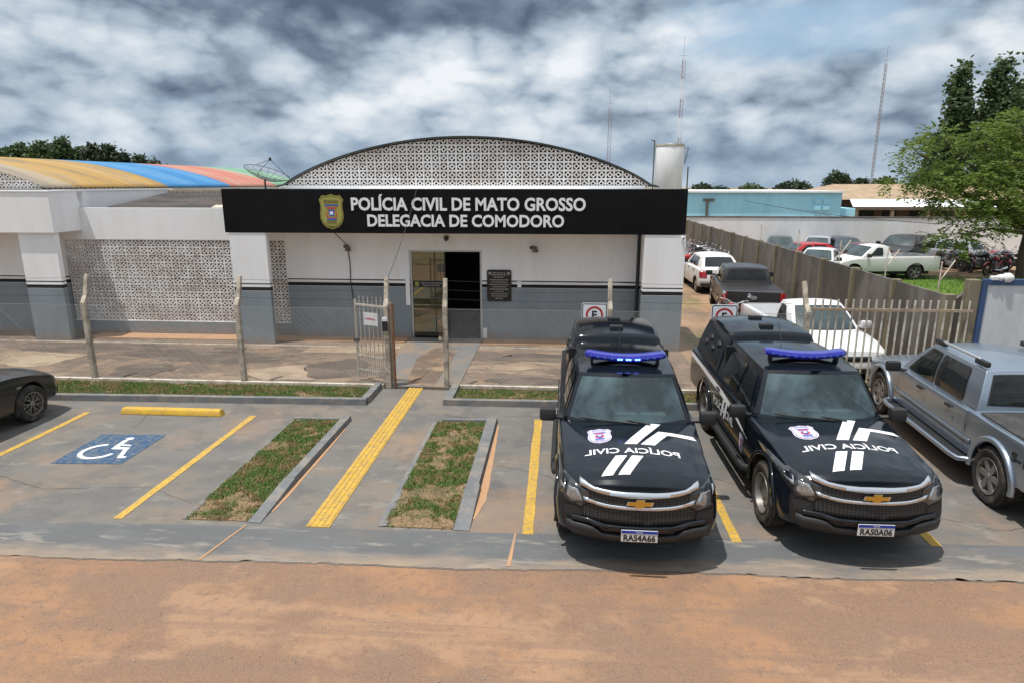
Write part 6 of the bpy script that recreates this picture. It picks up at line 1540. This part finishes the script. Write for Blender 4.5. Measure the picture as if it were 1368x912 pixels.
# ------------------------------------------------------------------ trees
def leaf_quads(vs, fs, p, size, d=None, asp=.5):
    if d is None: d = Vector((random.gauss(0, 1), random.gauss(0, 1), random.gauss(0, .6))).normalized()
    s = d.cross(Vector((random.gauss(0, 1), random.gauss(0, 1), random.gauss(0, 1) + .8))).normalized() * size * asp * .5; o = len(vs)
    vs += [p, p + d * size * .5 + s, p + d * size, p + d * size * .5 - s]; fs.append((o, o + 1, o + 2, o + 3))
def tree(name, label, cat, base, trunk_h, blobs, leafm, n_clump, per, size, spread, tr=.16, limbs=True, group=None, frond=0.0, trunk_lean=(0, 0)):
    t = thing(name, label, cat, base, 0, group); tp = Vector((trunk_lean[0], trunk_lean[1], trunk_h)); m = MB()
    mid = tp * .5 + Vector((random.uniform(-.1, .1), random.uniform(-.1, .1), 0)); m.tube([(0, 0, -.05), (0, 0, .1), tuple(mid), tuple(tp)], [tr * 1.4, tr * 1.1, tr * .9, tr * .75], 9)
    vs, fs = [], []; tot = sum((b[3] * b[4] * b[5]) ** .67 for b in blobs)
    for bx, by, bz, rx, ry, rz_ in blobs:
        c = Vector((bx, by, bz))
        if limbs:
            k1 = tp + (c - tp) * .5 + Vector((random.uniform(-.3, .3), random.uniform(-.3, .3), random.uniform(0, .4))); m.tube([tuple(tp * .85), tuple(k1), tuple(c)], [tr * .55, tr * .33, tr * .1], 6)
            for q in range(4):
                e = c + Vector((random.uniform(-1, 1) * rx, random.uniform(-1, 1) * ry, random.uniform(-.6, .9) * rz_)) * .8; m.tube([tuple(k1 + (c - k1) * random.uniform(.2, .9)), tuple(e)], [tr * .16, tr * .05], 4)
        n = int(n_clump * (rx * ry * rz_) ** .67 / tot)
        for k in range(n):
            d = Vector((random.gauss(0, 1), random.gauss(0, 1), random.gauss(0, 1))).normalized(); r = random.uniform(.25, 1.0) ** .45 * (1 + .22 * noise.noise(d * 2.2 + c))
            p = c + Vector((d.x * rx, d.y * ry, d.z * rz_)) * r
            if frond:
                ax = (d + Vector((random.gauss(0, .5), random.gauss(0, .5), random.gauss(-.25, .4)))).normalized()
                for q in range(per):
                    u = q / per; b = p + ax * frond * u - Vector((0, 0, frond * .35 * u * u)); sd = ax.cross(Vector((0, 0, 1))).normalized() * (1 if q % 2 else -1)
                    leaf_quads(vs, fs, b, size * random.uniform(.5, 1.5), (sd + ax * .5 + Vector((0, 0, random.uniform(-.35, .15)))).normalized(), .42)
            else:
                for q in range(per):
                    leaf_quads(vs, fs, p + Vector((random.gauss(0, 1), random.gauss(0, 1), random.gauss(0, .8))) * spread, size * random.uniform(.6, 1.3), None, .6)
    m.build('trunk', 'bark', t, smooth=60); cr = MB(); cr.add(vs, fs); cr.build('crown', leafm, t, recalc=False); return t
random.seed(21)
tree('leafy_tree', 'big light green feathery tree with a dark trunk over the motorcycles', 'tree', (21.6, 32.2, NZ), 2.4,
     [(-1.0, 0, 5.3, 1.3, 1.5, .7), (-2.9, -.3, 4.7, 1.2, 1.3, .55), (-4.6, -.4, 4.6, .9, 1.0, .38), (-5.6, 0, 5.7, .55, .6, .35), (-5.9, -.2, 4.5, .7, .7, .3), (-3.6, -.6, 3.5, 1.2, 1.1, .4), (-2.6, -1.0, 2.8, 1.2, 1.0, .4), (-3.6, -.7, 1.9, 1.0, .8, .28), (-4.5, .2, 6.4, .6, .7, .3),
      (-2.6, 0, 6.3, .9, 1.0, .45), (-.9, .3, 6.9, 1.0, 1.1, .5), (-2.0, -1.2, 4.0, 1.1, 1.1, .45), (.6, .2, 7.4, .9, 1.0, .5), (.2, -1.2, 4.2, 1.3, 1.2, .6), (.9, 0, 5.6, 1.4, 1.5, .7), (1.9, -.5, 3.6, 1.3, 1.3, .6), (2.6, .4, 5.8, 1.3, 1.4, .8), (2.0, 0, 7.0, 1.0, 1.1, .5), (-.4, -1.4, 3.1, 1.1, .9, .35)],
     'leaf_light', 2500, 13, .17, .2, tr=.17, frond=.7)
def conic(h, r, n, z0=.22):
    out = []
    for k in range(n):
        z = h * (z0 + (1 - z0) * k / (n - 1)); rr = r * (1 - .8 * (k / (n - 1)) ** 1.3); a = random.uniform(0, 2 * PI); o = rr * .45
        out.append((o * math.cos(a), o * math.sin(a), z, rr * .75, rr * .75, h / n * .75))
    return out
for x, y, h, r, lb in ((33.7, 56, 12.9, 1.9, 'tall dark eucalyptus, the taller of the two spires behind the big light green tree'), (31.2, 57, 12.4, 1.6, 'dark eucalyptus spire at the left behind the big light green tree'), (36.6, 58, 11.4, 2.4, 'dark bushy tree at the right edge behind the big light green tree')):
    tree('tall_tree', lb, 'tree', (x, y, 0), h * .8, conic(h, r, 12), 'leaf_dark', 900, 14, .42, .34, tr=.25, limbs=False, group='dark trees behind the big light green tree')
far = [(22.7, 110, 3.9, 2.0, 'leaf_far', 'rounded dark far tree just right of the water tank'), (27.4, 118, 3.3, 2.2, 'leaf_far', 'low dark far bush between the water tank and the domed tree'), (31.8, 115, 3.7, 2.4, 'leaf_far_light', 'low grey green far tree left of the domed one'), (37.0, 110, 4.5, 3.3, 'leaf_far', 'wide domed dark far tree over the blue building'),
       (39.9, 100, 5.7, 1.75, 'leaf_far', 'tall round dark far tree above the end of the blue building'), (43.7, 101, 4.7, 1.3, 'leaf_far', 'small ragged far tree next to the tall round dark one'), (48.6, 105, 4.8, 2.4, 'leaf_far_light', 'light green far tree over the brown roof'), (53.6, 104, 4.6, 2.8, 'leaf_far_light', 'second light green far tree over the brown roof, nearer the big tree')]
for x, y, h, r, lm, lb in far:
    tree('far_tree', lb, 'tree', (x, y, 0), h * .6, [(0, 0, h * .70, r * .75, r * .75, h * .25), (r * .42, 0, h * .58, r * .55, r * .55, h * .22), (-r * .42, 0, h * .58, r * .55, r * .55, h * .22)], lm, 460, 12, .5, .3, tr=.3, group='far trees on the skyline right of the station')
random.seed(5)
fl_ = [(-61.6, 70, 7.7, 1.3), (-59.4, 70, 8.2, 1.2), (-56.9, 70, 8.4, 1.3), (-54.5, 70, 8.7, 1.0), (-53.0, 70.5, 7.8, 1.0), (-51.0, 70, 8.1, .8), (-49.2, 70, 8.05, .75), (-47.8, 70, 7.2, .8), (-46.2, 70.5, 6.9, .9), (-44.8, 71, 6.5, .8)]
for k, (x, y, h, r) in enumerate(fl_):
    tree('far_tree', 'dark green tree in the grove over the yellow roof at the left edge' if k < 5 else 'dark green tree in the thin end of the grove over the blue roof', 'tree', (x, y, 0), h * .7, [(0, 0, h - 1.6, r, r, 1.0), (r * .3, 0, h - .75, r * .55, r * .55, .7), (-r * .3, 0, h - 2.6, r * 1.2, r, 1.0)], 'leaf_dark' if k < 5 else 'leaf_far', 300, 12, .42, .25, tr=.2, group='grove beyond the coloured roofs')
# the wood across the street behind the photographer, seen in the door glass and on the cars
vs, fs = [], []
for k in range(9000):
    x = random.uniform(-60, 60); q = noise.noise((x * .13, 0, 3)); z = random.uniform(.2, 5.0 + 2.2 * q + 1.2 * noise.noise((x * .5, 1, 0)))
    leaf_quads(vs, fs, Vector((x, -27 + random.gauss(0, 1.5), z)), random.uniform(.6, 1.2), None, .7)
wd = MB(); wd.add(vs, fs); tag(wd.build('wood', 'leaf_far_light', recalc=False), 'green belt of trees across the street mirrored in the entrance door', 'woods', kind='stuff')
